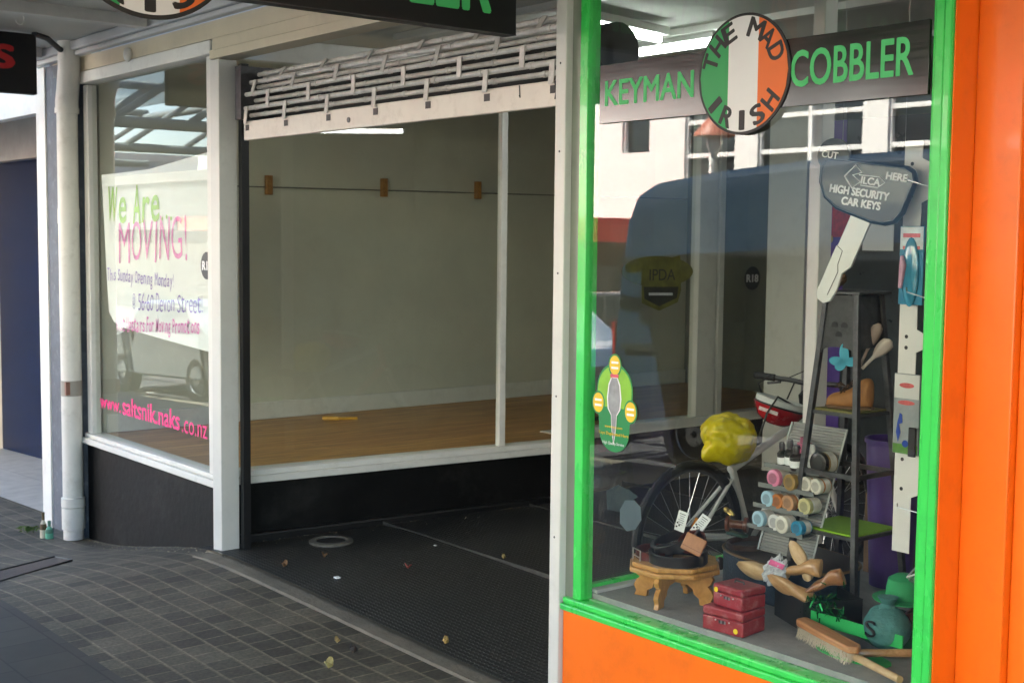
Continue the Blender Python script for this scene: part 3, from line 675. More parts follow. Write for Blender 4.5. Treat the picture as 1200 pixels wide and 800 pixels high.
mb = MB(); mb.box((sk[0] - .03, sk[2] - .03, 2.802), (sk[1] + .03, sk[3] + .03, 2.81)); mb.build('clear_panel', glass('clear roof sheet', (0.8, 0.85, 0.85), 1.5, 0.25), CN)
mb = MB(); mb.box((-5.2, -3.75, 2.62), (30, -3.6, 3.0)); mb.build('edge_fascia', mat('dark blue fascia', (0.05, 0.06, 0.08), 0.5), CN)
for y in (-3.0, -1.9, -0.85):
    pass
mb = MB(); mb.box((-5.15, -0.11, 2.695), (30, -0.04, 2.749)); mb.box((-5.15, -0.085, 2.665), (30, -0.03, 2.694)); mb.build('cornice', mat('pale grey trim', (0.52, 0.52, 0.51), 0.5, var=0.05), CN, bevel=0.008)
mb = MB(); mb.box((-4.9, -0.03, 2.577), (1.6, 0.10, 2.664)); mb.build('fascia_board', WHITE2, CN)
mb = MB(); mb.box((-2.63, -0.055, 2.47), (1.0, 0.06, 2.515)); mb.box((-2.63, -0.04, 2.5155), (1.0, 0.06, 2.576)); mb.build('fascia_trim', WHITE2, CN, bevel=0.004)
for x in (-4.9, -3.3, -0.4, 1.8, 3.6, 6):
    mb = MB(); mb.box((x, -3.59, 2.69), (x + 0.09, -0.13, 2.7495)); mb.build('joist', mat('soffit joist', (0.5, 0.5, 0.48), 0.6), CN)
mb = MB(); mb.ball((-3.67, -0.045, 2.60), (0.028, 0.025, 0.04)); mb.build('sensor', PVC, CN)
# vertical sign faces ---------------------------------------------------------------
GRN_F = mat('flag green', (0.02, 0.33, 0.09), 0.5, var=0.05); ORA_F = mat('flag orange', (0.80, 0.16, 0.02), 0.5, var=0.05); WHI_F = mat('sign white', (0.78, 0.78, 0.76), 0.5, var=0.03)
def roundel(M, r, parent, letter_h, x_scale=1.0):
    """tricolour disc with ring lettering, in M's xy plane"""
    mb = MB(); mb.prism(circ(r * 1.05, 64), M, 0.004); d = mb.build('roundel', TXT_K, parent)
    for x0, x1, m_ in ((-r, -r * 0.34, GRN_F), (-r * 0.34, r * 0.34, WHI_F), (r * 0.34, r, ORA_F)):
        mb = MB(); mb.prism(chord_band(r, x0, x1), M @ Matrix.Translation((0, 0, 0.0042)), 0.001); mb.build('stripe', m_, d)
    def arc(s, ctr, step, top):
        n = len(s)
        for i, ch in enumerate(s):
            if ch == ' ': continue
            a = ctr + (i - (n - 1) / 2) * step * (-1 if top else 1)
            rr = r * 0.80
            L = M @ Matrix.Translation((rr * math.cos(a), rr * math.sin(a), 0.0054)) @ Matrix.Rotation(a - math.pi / 2 if top else a + math.pi / 2, 4, 'Z')
            w = letter_h * (0.25 if ch == 'I' else 1.05 if ch == 'M' else 0.8)
            text(ch, L, w, letter_h, TXT_K, d, bold=0.03)
    arc('THE MAD', R(92), R(23), True); arc('IRISH', R(270), R(26), False)
    return d
HS = thing('hanging_sign', 'black under canopy sign with striped roundel and green lettering', 'sign', (-0.1, -1.45, 2.3))
X0 = -0.12
mb = MB(); mb.box((X0 - 0.06, -2.79, 2.30), (X0, -0.113, 2.665)); mb.build('sign_board', SIGNBLK, HS, bevel=0.003)
mb = MB(); mb.box((X0 - 0.001, -2.79, 2.2995), (X0 + 0.001, -0.113, 2.302)); mb.build('edge_trim', DSTEEL, HS)
roundel(FX(X0 + 0.001, -1.45, 2.482), 0.262, HS, 0.085)
text('COBBLER', FX(X0 + 0.0005, -0.68, 2.492), 0.90, 0.25, TXT_G, HS, bold=0.03)
text('KEYMAN', FX(X0 + 0.0005, -2.25, 2.497), 0.80, 0.20, TXT_G, HS, bold=0.03)
for y in (-2.3, -0.5):
    mb = MB(); mb.tube([(X0 - 0.03, y, 2.665), (X0 - 0.03, y, 2.75)], 0.008, 8); mb.build('hanger', STEEL, HS)
H2 = thing('hanging_sign', 'plain black hanging sign with red lettering beside the downpipe', 'sign', (-4.2, -1.2, 2.4))
mb = MB(); mb.box((-4.26, -2.2, 2.395), (-4.2, -0.37, 2.738)); mb.build('sign_board', SIGNBLK, H2, bevel=0.006)
p = ox(5, 66, -4.199)
text('S', FX(-4.1995, p.y - 0.005, p.z), 0.105, 0.125, mat('red lettering', (0.40, 0.006, 0.01), 0.5), H2, bold=0.05)
mb = MB(); mb.tube([ox(40, 40, -4.2), ox(55, 45, -4.3), ox(70, 58, -4.4), ox(85, 62, -4.5), ox(105, 57, -4.6), ox(113, 50, -4.62), ox(116, 43, -4.62)], 0.017, 10)
tag(mb.build('cable', BLACK), 'thick black cable sagging from the sign with red lettering to the downpipe', 'cable')
p = ox(24, 0, -3.6)
mb = MB(); q = ox(23, 16, -3.6); mb.tube([p + V3((0, 0, .08)), q] + [q + V3((0, 0.022 * math.sin(t), -0.03 + 0.03 * math.cos(t))) for t in (0.6, 1.2, 1.9, 2.6, 3.3, 4.0, 4.6)], 0.0035, 6)
tag(mb.build('ceiling_hook', STEEL), 'small steel hook hanging from the soffit above the sign with red lettering', 'hook')

# ================================================================== LEFT EDGE: pipe, pilaster, neighbour
def at_ground(px, py, z): return oz(px, py, z)
DP = thing('downpipe', 'white plastic downpipe with a tape band beside the blue grey pilaster', 'downpipe', (-4.60, -0.10, -0.31))
pxr = 0.062; PC = V3((-4.515, -0.085, 0)); 
mb = MB(); mb.tube([PC + V3((0, 0, -0.30)), PC + V3((0, 0, 2.36))], pxr, 24); mb.build('pipe', PVC, DP)
mb = MB(); mb.tube([PC + V3((0, 0, -0.10)), PC + V3((0, 0, -0.095)), PC + V3((0, 0, -0.04)), PC + V3((0, 0, -0.035))], [pxr + .002, pxr + .01, pxr + .01, pxr + .002], 24); mb.build('coupling', PVC, DP)
mb = MB(); mb.tube([PC + V3((0, 0, -0.24)), PC + V3((0, 0, -0.235)), PC + V3((0, 0, -0.10))], [pxr + .002, pxr + .008, pxr + .008], 24); mb.build('coupling', PVC, DP)
mb = MB(); mb.tube([PC + V3((0, 0, 2.34)), PC + V3((0, 0, 2.40)), PC + V3((0.02, 0.0, 2.47)), PC + V3((0.06, -0.01, 2.53)), PC + V3((0.075, -0.01, 2.60)), PC + V3((0.075, -0.01, 2.76))], [pxr + .006, pxr + .006, pxr + .005, pxr + .004, pxr + .004, pxr + .004], 24); mb.build('offset_bend', PVC, DP)
mb = MB(); mb.tube([PC + V3((0, 0, 2.33)), PC + V3((0, 0, 2.36))], pxr + .010, 24); mb.build('coupling', PVC, DP)
mb = MB(); mb.tube([PC + V3((0, 0, 0.60)), PC + V3((0, 0, 0.695))], pxr + .0015, 24); mb.build('tape_band', mat('grey tape', (0.30, 0.28, 0.24), 0.5), DP)
mb = MB(); mb.box((PC.x + 0.035, PC.y - 0.056, 0.61), (PC.x + 0.06, PC.y - 0.03, 0.69)); mb.build('red_patch', mat('red tape', (0.24, 0.11, 0.075), 0.5), DP)
mb = MB(); mb.tube([PC + V3((0, 0, 1.66)), PC + V3((0, 0, 1.75))], pxr + .003, 24); mb.build('bracket', PVC, DP)
PB = thing('pilaster', 'rough blue grey pilaster between the downpipe and the neighbouring shop', 'pilaster', (-4.8, 0.2, -0.4))
mb = MB(); mb.box((-5.03, -0.03, -0.7), (-4.53, 0.35, 2.66)); mb.build('render_face', BLUEP, PB, bevel=0.004)
NB = thing('building', 'neighbouring shop with dark blue tiles and white door frame at the left edge', 'shop', (-7, 1, -0.4))
mb = MB(); mb.box((-5.20, -0.04, -0.7), (-5.034, 0.06, 2.66)); mb.build('door_frame', WHITE, NB, bevel=0.004)
def tiles():
    m, nt, b = nodes_mat('dark blue tiles')
    tc = nt.nodes.new('ShaderNodeTexCoord'); mp = nt.nodes.new('ShaderNodeMapping'); mp.inputs['Rotation'].default_value = (R(90), 0, 0); nt.links.new(tc.outputs['Object'], mp.inputs[0])
    t = nt.nodes.new('ShaderNodeTexBrick'); t.offset = 0; t.inputs['Scale'].default_value = 1; t.inputs['Brick Width'].default_value = 0.3; t.inputs['Row Height'].default_value = 0.3; t.inputs['Mortar Size'].default_value = 0.004
    t.inputs['Color1'].default_value = (0.003, 0.011, 0.042, 1); t.inputs['Color2'].default_value = (0.0035, 0.014, 0.052, 1); b.inputs['Specular IOR Level'].default_value = 0.12; t.inputs['Mortar'].default_value = (0.02, 0.025, 0.05, 1)
    nt.links.new(mp.outputs[0], t.inputs['Vector']); nt.links.new(t.outputs['Color'], b.inputs['Base Color']); b.inputs['Roughness'].default_value = 0.25
    return m
mb = MB(); mb.box((-9.5, 1.05, -0.7), (-5.05, 1.15, 2.26)); mb.build('tiled_wall', tiles(), NB)
mb = MB(); mb.box((-9.5, 0.95, 2.26), (-5.05, 1.15, 2.75)); mb.build('head_panel', mat('grey head panel', (0.30, 0.29, 0.27), 0.6), NB)
mb = MB(); mb.box((-9.5, -0.02, 2.385), (-5.21, 0.06, 2.75)); mb.build('fascia', WHITE, NB)
mb = MB(); mb.box((-9.6, 0.0, 2.76), (-5.21, 6, 4.6)); mb.build('upper_wall', mat('cream render', (0.55, 0.52, 0.45)), NB)
mb = MB(); mb.box((-5.204, 0.061, -0.7), (-5.035, 1.05, 2.3)); mb.build('side_wall', mat('pale side wall', (0.5, 0.49, 0.45), 0.7), NB)
props(grid_sheet(fr(-9.5, -5.03, 10), fr(0.12, 1.06, 4), lambda x, y: front_z(x) + 0.006 + 0.03 * y).build('neighbour_entry_floor', FLOORT), kind='structure')
for x0, w, h, c in ((-16, 6.3, 5.2, (0.5, 0.42, 0.34)), (-24, 7.9, 6.2, (0.42, 0.4, 0.38)), (-36, 11.9, 5.5, (0.55, 0.5, 0.4))):
    t = thing('building', {-16: 'tan two storey shop along the same side of the street', -24: 'grey two storey shop farther along the same side', -36: 'long cream shop farthest along the same side'}[x0], 'shop', (x0, 2, -1))
    mb = MB(); mb.box((x0, 0, -3), (x0 + w, 8, h - 0.6)); mb.build('wall', mat('render %d' % x0, c, 0.8), t)
    mb = MB(); mb.box((x0 - .02, -0.1, h - 0.6), (x0 + w + .02, 8, h - 0.4)); mb.build('cornice', WHITE2, t)
    mb = MB(); mb.box((x0 + 0.5, -0.02, -0.6), (x0 + w - 0.5, -0.004, 1.9)); mb.build('shop_window', mat('upper window', (0.03, 0.04, 0.05), 0.1), t)
# bottles, grate, weeds, leaves
def bottle(p, h, r, cap_m, body_m, label):
    t = thing('bottle', label, 'bottle', p)
    M = Matrix.Translation(p)
    mb = MB(); mb.lathe([(0, 0), (r, 0), (r, h * .45), (r * .85, h * .55), (r * .4, h * .68), (r * .38, h * .75), (0, h * .75)], M, 16); mb.build('bottle_body', body_m, t)
    mb = MB(); mb.lathe([(r * .42, h * .7), (r * .45, h), (0, h), ], M, 12); mb.build('cap', cap_m, t)
    mb = MB(); mb.lathe([(r * 1.02, h * .33), (r * 1.02, h * .46), (r * .87, h * .555)], M, 16); mb.build('shoulder', cap_m, t)
g1 = oz(51, 630, -0.315); g2 = oz(58, 631, -0.315)
bottle(g1, 0.165, 0.021, mat('brown cap', (0.10, 0.06, 0.02), 0.5), mat('cream bottle', (0.6, 0.55, 0.40), 0.4), 'cream bottle with brown neck standing against the white door frame')
bottle(g2, 0.115, 0.024, mat('teal cap', (0.05, 0.16, 0.11), 0.5), mat('teal bottle', (0.09, 0.36, 0.24), 0.4), 'short teal bottle standing next to the cream bottle')
def fz(px, py):
    p = oz(px, py, -.2)
    for _ in range(4): p = oz(px, py, foot_z(p.x, p.y) + .006)
    return p
c = [fz(0, 668), fz(64, 652), fz(84, 657), fz(0, 680)]
g = sum(c, V3()) / 4
A = c[0] - V3((0.9, -0.0, 0)) ; 
DG = thing('drain_grate', 'rusty brown metal drain cover set into the pavement near the downpipe', 'drain cover', g)
mb = MB()
dirv = (c[1] - c[0]); a0 = c[0] - dirv * 0.6; a3 = c[3] - dirv * 0.6
vs = [(p.x, p.y, foot_z(p.x, p.y) + 0.005) for p in (a0, c[1], c[2], a3)]
mb.quad(*vs); mb.build('cover_plate', mat('rusty iron', (0.075, 0.052, 0.042), 0.65, var=0.3, scale=30, bump=0.5, bscale=60), DG, smooth=False)
mb = MB(); mb.tube([V3(v) + V3((0, 0, 0.002)) for v in vs], 0.005, 6, closed=True); mb.build('rim', mat('dark rim', (0.03, 0.025, 0.022), 0.6), DG)
mb = MB()
for i in range(40):
    p = oz(35 + random.uniform(-8, 12), 621 + random.uniform(-2, 3), -0.31)
    d = V3((random.uniform(-1, 1), random.uniform(-1, 1), 0)) * 0.05
    mb.bm.faces.new([mb.bm.verts.new(p + V3((0, 0, 0.002))), mb.bm.verts.new(p + d * .5 + V3((0.006, 0, 0.02))), mb.bm.verts.new(p + d + V3((0, 0, 0.012)))])
tag(mb.build('weed', mat('weed green', (0.06, 0.12, 0.02), 0.7)), 'low green weed in the gutter beside the two bottles', 'weed')
def leaf(p, s, col, label, grp='fallen leaves on the ground', rz=0):
    bm = bmesh.new(); n = 8; L = []; Rr = []; C_ = []
    for i in range(n + 1):
        t = i / n; w = s * 0.30 * math.sin(math.pi * min(1, t * 0.96 + 0.02)) ** 0.8
        z = s * 0.9 * (t - 0.5) ** 2 * 2 + 0.002 + 0.12 * s * math.sin(9 * t); y = s * (t - 0.5)
        L.append(bm.verts.new((-w, y, z + w * 1.1))); C_.append(bm.verts.new((0, y, z))); Rr.append(bm.verts.new((w, y, z + w * 0.7)))
    for i in range(n):
        bm.faces.new([L[i], C_[i], C_[i + 1], L[i + 1]]); bm.faces.new([C_[i], Rr[i], Rr[i + 1], C_[i + 1]])
    me = bpy.data.meshes.new('fallen_leaf'); bm.to_mesh(me); bm.free()
    o = link_mesh('fallen_leaf', me, mat('leaf %s' % (col,), col, 0.7, var=0.4, scale=60)); o.location = p; o.rotation_euler = (0.1, 0.1, rz)
    so = o.modifiers.new('s', 'SOLIDIFY'); so.thickness = 0.001
    props(o, label, 'leaf', grp)
TAN = (0.32, 0.24, 0.09); YEL = (0.40, 0.33, 0.12); BRN = (0.16, 0.08, 0.03); RED = (0.22, 0.04, 0.03)
def gz(px, py, z=-0.02):
    p = oz(px, py, z); 
    for _ in range(3):
        zz = (ent_z(p.x, p.y) + 0.018) if p.y > -0.075 else (foot_z(p.x, p.y) + 0.008)
        p = oz(px, py, zz)
    return p
leaf(gz(385, 781), 0.055, YEL, 'curled pale yellow leaf on the dark pavers at the bottom edge', rz=0.7)
leaf(gz(395, 752), 0.036, TAN, 'tan leaf on the pavers above the curled yellow leaf', rz=1.4)
leaf(gz(414, 763), 0.05, (0.04, 0.035, 0.03), 'dark leaf on the pavers beside the tan leaf', rz=1.2)
leaf(gz(522, 753), 0.042, (0.42, 0.27, 0.08), 'orange tan leaf on the edge of the black mat by the threshold', rz=0.9)
leaf(gz(333, 663), 0.045, BRN, 'brown leaf on the mat close to the left end of the threshold', rz=0.4)
leaf(gz(380, 652), 0.04, BRN, 'small brown leaf just in front of the near drain cover', rz=2.0)
leaf(gz(478, 665), 0.036, RED, 'small red leaf in the middle of the black mat', rz=2.4)
leaf(gz(590, 654), 0.035, TAN, 'tan leaf deep on the mat towards the white post', rz=1.0)
for px, py, lb in ((395, 677, 'tiny white scrap of paper on the mat near the threshold'), (510, 639, 'tiny pale scrap far back on the black mat')):
    p = gz(px, py); s = 0.014 if px < 450 else 0.008
    mb = MB(); mb.box(p + V3((-s, -s * .7, 0)), p + V3((s, s * .7, s * .4))); tag(mb.build('paper_scrap', PAPER), lb, 'scrap')

# grit along the wall foot (uncountable)
mb = MB()
for i in range(90):
    t = random.random() ** 1.3; pq = along(t, 0, 0.14 + random.random() ** 2 * 0.15)
    s = random.uniform(0.0012, 0.0036); z = ent_z(pq.x, pq.y) + 0.018
    mb.ball((pq.x, pq.y, z), (s, s * 1.4, s * .7), u=6, v=4)
for i in range(120):
    x = random.uniform(-4.4, -2.5); y = -random.random() ** 2 * 0.12 - 0.01
    s = random.uniform(0.002, 0.006)
    mb.ball((x, y, foot_z(x, y) + 0.002), (s * 1.5, s, s * .6), u=6, v=4)
props(mb.build('grit', mat('grit', (0.25, 0.22, 0.16), 0.8, var=0.5, scale=80)), kind='stuff')

# ================================================================== WRITING ON THE LEFT WINDOW
PO = thing('paper_poster', 'white paper poster with hand painted moving notice taped inside the left window', 'poster', (-3.55, 0.05, 1.04))
poly = [(-4.30, 1.955), (-3.6, 1.965), (-2.83, 2.03), (-2.80, 1.5), (-2.80, 0.985), (-3.5, 1.02), (-4.02, 1.05), (-4.14, 1.075), (-4.21, 1.13), (-4.23, 1.25)]
mb = MB(); mb.prism(poly, FY(0, 0.042, 0), 0.001)
paper = mb.build('paper', PAPER, PO)
mb = MB(); mb.prism([(-3.35, 1.30), (-2.80, 1.28), (-2.80, 1.62), (-3.30, 1.655)], FY(0, 0.0395, 0), 0.0006); mb.build('reflection_patch', mat('reflection white', (0.85, 0.85, 0.85), 0.6, var=0.02), PO)  # bright street reflection on the poster, put in as a paler patch
MK_G = mat('yellow green paint', (0.36, 0.62, 0.10), 0.6, var=0.2); MK_P = mat('pink paint', (0.85, 0.27, 0.58), 0.6, var=0.25, scale=20); MK_V = mat('violet marker', (0.34, 0.24, 0.58), 0.6, var=0.2)
def pline(body, pxl, pyl, pxr, pyr, hpx, m, bold=0.0, sh=0.0, nm='handwriting'):
    """hand lettering between two points of the poster, each letter a little off the line"""
    a, b = oy(pxl, pyl, 0.038), oy(pxr, pyr, 0.038)
    hh = (oy((pxl + pxr) / 2, pyl, 0.038).z - oy((pxl + pxr) / 2, pyl + hpx, 0.038).z)
    wts = [0.45 if c in 'iIl!.,j-' else 0.6 if c == ' ' else 1.25 if c in 'mMwW' else 1.0 for c in body]
    tot = sum(wts); x = 0; rnd = random.Random(len(body))
    holder = None; bm = bmesh.new()
    for c, w in zip(body, wts):
        t = (x + w / 2) / tot; x += w
        if c == ' ': continue
        p = a.lerp(b, t)
        hgt = hh * (1.0 if (c.isupper() or c.isdigit() or c in '!@dbfhkltj') else 0.7) * rnd.uniform(0.92, 1.1)
        if c in '.-,': hgt = hh * 0.12
        cy = -hh * 0.15 if c.islower() and c not in 'dbfhklt' else 0
        if c in '.,': cy = -hh * 0.42
        if c in 'gy': hgt = hh; cy = -hh * 0.35
        W = (b - a).length / tot * w * (0.86 if c not in 'iIl!.,' else 0.35)
        M = FY(p.x, 0.0372, p.z + cy + rnd.uniform(-.04, .04) * hh) @ Matrix.Rotation(rnd.uniform(-.07, .07), 4, 'Z')
        me = text_mesh(c, 1.0, 0.0, bold, shear=sh)
        X_ = [v.co.x for v in me.vertices]; Y_ = [v.co.y for v in me.vertices]
        me.transform(M @ Matrix.Diagonal((W / (max(X_) - min(X_)), hgt / max(1e-4, (max(Y_) - min(Y_))), 1, 1)) @ Matrix.Translation((-(max(X_) + min(X_)) / 2, -(max(Y_) + min(Y_)) / 2, 0)))
        bm.from_mesh(me); bpy.data.meshes.remove(me)
    me = bpy.data.meshes.new(nm); bm.to_mesh(me); bm.free()
    return link_mesh(nm, me, m, PO, smooth=False)
pline('We Are...', 126, 239, 203, 237, 42, MK_G, 0.012, 0.1)
pline('MOVING!', 138, 284, 221, 278, 50, MK_P, -0.006, 0.05)
pline('This Sunday Opening Monday!', 126, 321, 204, 329, 15, MK_V, 0.0, 0.15)
pline('@ 56-60 Devon Street!', 155, 353, 238, 357, 20, MK_V, -0.01, 0.1)
pline('Visit Upstairs For Moving Promotions', 136, 380, 234, 382, 17, MK_P, 0.01, 0.1)
# web address in pink vinyl
WL = thing('window_lettering', 'pink web address in vinyl letters low on the left window', 'lettering', (-3.6, 0.026, 0.5))
PINKV = mat('pink vinyl', (0.85, 0.03, 0.22), 0.45, var=0.05)
def vin(body, x0, x1, zc, h, bold, nm='letters'):
    text(body, FY((x0 + x1) / 2, 0.0285, zc), x1 - x0, h, PINKV, WL, nm, bold)
vin('www.', -4.34, -4.02, 0.565, 0.055, 0.018); vin('saltsnik.naks', -3.99, -3.20, 0.585, 0.105, 0.022); vin('.co.nz', -3.17, -2.86, 0.560, 0.07, 0.0)
def r18(M, r, label, lightbg=False):
    t = thing('age_sticker', label, 'sticker', M.translation)
    mb = MB(); mb.prism(circ(r, 40), M, 0.0006); mb.build('sticker_disc', mat('grey black vinyl', (0.03, 0.035, 0.038), 0.5), t)
    text('R18', M @ Matrix.Translation((0, 0, 0.0008)), r * 1.45, r * 0.62, TXT_W, t, bold=0.04)
r18(FY(-2.845, 0.0275, 1.44), 0.072, 'round dark R18 sticker on the left window by the corner post')
p = ox(881, 326, -2.85)
r18(FX(-2.845, p.y, p.z), 0.085, 'round dark R18 sticker on the far pane seen through the cobbler window')

# ================================================================== SIGNS ON THE COBBLER WINDOW
WS = thing('window_sign', 'black keyman cobbler sign board with tricolour roundel fixed on the window', 'sign', (0.82, 0.0, 2.0))
mb = MB(); mb.box((0.192, -0.002, 1.985), (1.455, 0.008, 2.178)); mb.build('sign_board', mat('satin black board', (0.014, 0.012, 0.012), 0.16, var=0.3, scale=3, spec=0.75, stretch=(1, 1, 30)), WS, bevel=0.001)
a, b_ = oy(708, 107, -0.003), oy(814, 101, -0.003)
text('KEYMAN', FY((a.x + b_.x) / 2, -0.0025, 2.083), b_.x - a.x - .012, 0.080, TXT_G, WS, bold=0.018)
a, b_ = oy(925, 80, -0.003), oy(1073, 66, -0.003)
text('COBBLER', FY((a.x + b_.x) / 2, -0.0025, 2.090), b_.x - a.x - .015, 0.100, TXT_G, WS, bold=0.018)
p = oy(871.5, 87, -0.004)
roundel(FY(p.x, -0.0025, p.z), 0.170, WS, 0.055)
# sole shaped sticker
SO = thing('sole_sticker', 'green shoe sole shaped key service sticker low on the window glass', 'sticker', (0.275, 0.0, 0.89))
Ms = FY(0, 0.0085, 0)
L_ = []
L_ = [(0.278 + .088 * math.cos(a), 1.095 + .088 * math.sin(a)) for a in [math.pi * k / 24 for k in range(25)]] + [(0.278 - .088 + .014 * sm(t, 0, 1), 1.095 - .145 * t) for t in fr(.1, .95, 8)] + [(0.278 - .072 * math.cos(a), .950 - .066 * math.sin(a)) for a in [math.pi * k / 24 for k in range(25)]] + [(0.278 + .088 - .014 * sm(t, 0, 1), 1.095 - .145 * t) for t in reversed(fr(.1, .95, 8))]
DGR = mat('sticker dark green', (0.01, 0.22, 0.06), 0.4, var=0.05); LGR = mat('sticker lime', (0.22, 0.48, 0.03), 0.4, var=0.15, scale=9); STY = mat('sticker yellow', (0.75, 0.50, 0.02), 0.4, var=0.15)
mb = MB(); mb.prism(L_, Ms, 0.0004); mb.build('sole_outline', DGR, SO)
c0 = V3((0.278, 1.035, 0))
top = [(c0.x + (x - c0.x) * 0.93, c0.y + (y - c0.y) * 0.95) for x, y in L_ if y > 1.02]
mb = MB(); mb.prism(top, Ms @ Matrix.Translation((0, 0, .0005)), 0.0003); mb.build('upper_field', LGR, SO)
for (cx, cy, rx, ry) in ((0.278, 1.178, 0.026, 0.033), (0.199, 1.045, 0.026, 0.034), (0.357, 1.028, 0.026, 0.034)):
    mb = MB(); mb.prism(circ(rx + .006, 28, cx, cy, ry + .006), Ms @ Matrix.Translation((0, 0, .0009)), .0003); mb.build('spot_rim', DGR, SO)
    mb = MB(); mb.prism(circ(rx, 28, cx, cy, ry), Ms @ Matrix.Translation((0, 0, .0013)), .0003); mb.build('yellow_spot', STY, SO)
    for k in (-1, 1):
        mb = MB(); mb.prism([(cx - .017, cy + .009 * k - .004), (cx + .017, cy + .009 * k - .003), (cx + .017, cy + .009 * k + .004), (cx - .017, cy + .009 * k + .004)], Ms @ Matrix.Translation((0, 0, .0017)), .0002); mb.build('white_bar', TXT_W, SO)
aw = [(-.012, .09), (.012, .09), (.024, .065), (.030, .02), (.026, -.015), (.012, -.035), (.010, -.07), (.006, -.10), (0, -.13), (-.006, -.10), (-.010, -.07), (-.012, -.035), (-.026, -.015), (-.030, .02), (-.024, .065)]
for s, z, m_ in ((1.18, .0021, TXT_W), (1.0, .0025, mat('sticker grey', (0.28, 0.29, 0.30), 0.4, var=0.3, scale=20))):
    mb = MB(); mb.prism([(c0.x + x * s, 1.045 + y * (s if s == 1 else 1.06)) for x, y in aw], Ms @ Matrix.Translation((0, 0, z)), .0002); mb.build('awl_shape', m_, SO)
mb = MB(); mb.prism([(c0.x - .022, 1.142), (c0.x - .010, 1.153), (c0.x - .010, 1.147), (c0.x + .020, 1.149), (c0.x + .020, 1.137), (c0.x - .010, 1.137), (c0.x - .010, 1.131)], Ms @ Matrix.Translation((0, 0, .003)), .0002); mb.build('pink_arrow', mat('sticker pink', (0.7, 0.10, 0.15), 0.4), SO)
text('www.keys.com', Ms @ Matrix.Translation((c0.x, 0.968, .003)), 0.085, 0.011, STY, SO)
text('Keys Duplicated Here', Ms @ Matrix.Translation((c0.x, 0.944, .003)), 0.145, 0.014, STY, SO)
text('High Quality Service', Ms @ Matrix.Translation((c0.x, 0.912, .003)), 0.105, 0.013, TXT_W, SO)
# pale stickers on the side pane, seen from behind
BK = mat('sticker back', (0.26, 0.33, 0.36), 0.6, var=0.1); BK2 = mat('thin sticker back', (0.11, 0.15, 0.16), 0.6, var=0.2, scale=15)
def sideprism(poly, m_, label, off):
    p0 = ox(poly[0][0], poly[0][1], 0.088)
    mb = MB(); mb.prism([(ox(x, y, 0.089).y, ox(x, y, 0.089).z) for x, y in poly], FX(0.0865 + off, 0, 0), 0.0008)
    tag(mb.build('glass_sticker', m_, smooth=False), label, 'sticker', 'stickers on the side pane of the cobbler window')
sideprism([(733, 586), (744, 586), (751, 594), (752, 609), (745, 620), (735, 622), (727, 613), (727, 597)], BK, 'pale eight sided sticker on the side pane behind the wooden footstool', 0)
sideprism([(712, 575), (726, 568), (737, 574), (737, 588), (727, 600), (713, 597)], BK2, 'dim square sticker above left of the eight sided one', -0.004)
sideprism([(738, 573), (750, 582), (741, 588), (733, 584)], BK2, 'smallest dim sticker touching the top of the eight sided one', -0.008)

# ================================================================== WINDOW DISPLAY
ZF = 0.361
PINE = wood('honey pine', (0.42, 0.19, 0.045), (0.58, 0.30, 0.08), 0.3, axis=(3, 20, 8), coat=0.3)
# footstool ---------------------------------------------------------------
sc_ = V3((0.372, 0.215, ZF))
ST = thing('footstool', 'small octagonal honey pine footstool with scalloped legs and belts on top', 'stool', sc_, (0, 0, 0))
Rs, ht = 0.155, 0.145
oct_ = lambda r: [(r * math.cos(R(22.5 + 45 * k)), r * math.sin(R(22.5 + 45 * k))) for k in range(8)]
mb = MB(); mb.prism(oct_(Rs), Matrix.Translation((0, 0, ht - 0.016)), 0.016); mb.build('top', PINE, ST, world=False, bevel=0.003)
mb = MB(); mb.prism(oct_(Rs + 0.010), Matrix.Translation((0, 0, ht - 0.035)), 0.018); mb.build('top_rim', PINE, ST, world=False, bevel=0.005)
lg = [(0.0, 0.088), (0.118, 0.088), (0.126, 0.075), (0.118, 0.060), (0.108, 0.055), (0.120, 0.045), (0.128, 0.030), (0.120, 0.014), (0.126, 0.0), (0.085, 0.0), (0.082, 0.018), (0.066, 0.028), (0.062, 0.042), (0.046, 0.052), (0.0, 0.055)]
for k in range(4):
    a_ = R(20 + 90 * k)
    M = Matrix.Rotation(a_, 4, 'Z') @ Matrix.Translation((0, 0.009, 0)) @ Matrix.Rotation(R(90), 4, 'X')
    mb = MB(); mb.prism([(x * 1.17, z * 1.22) for x, z in lg], M, 0.018); mb.build('leg', PINE, ST, world=False, bevel=0.002)
LEA = mat('black leather', (0.014, 0.012, 0.012), 0.32, var=0.3, scale=40, coat=0.3); LEB = mat('oxblood leather', (0.10, 0.018, 0.014), 0.35, var=0.3, scale=40, coat=0.3)
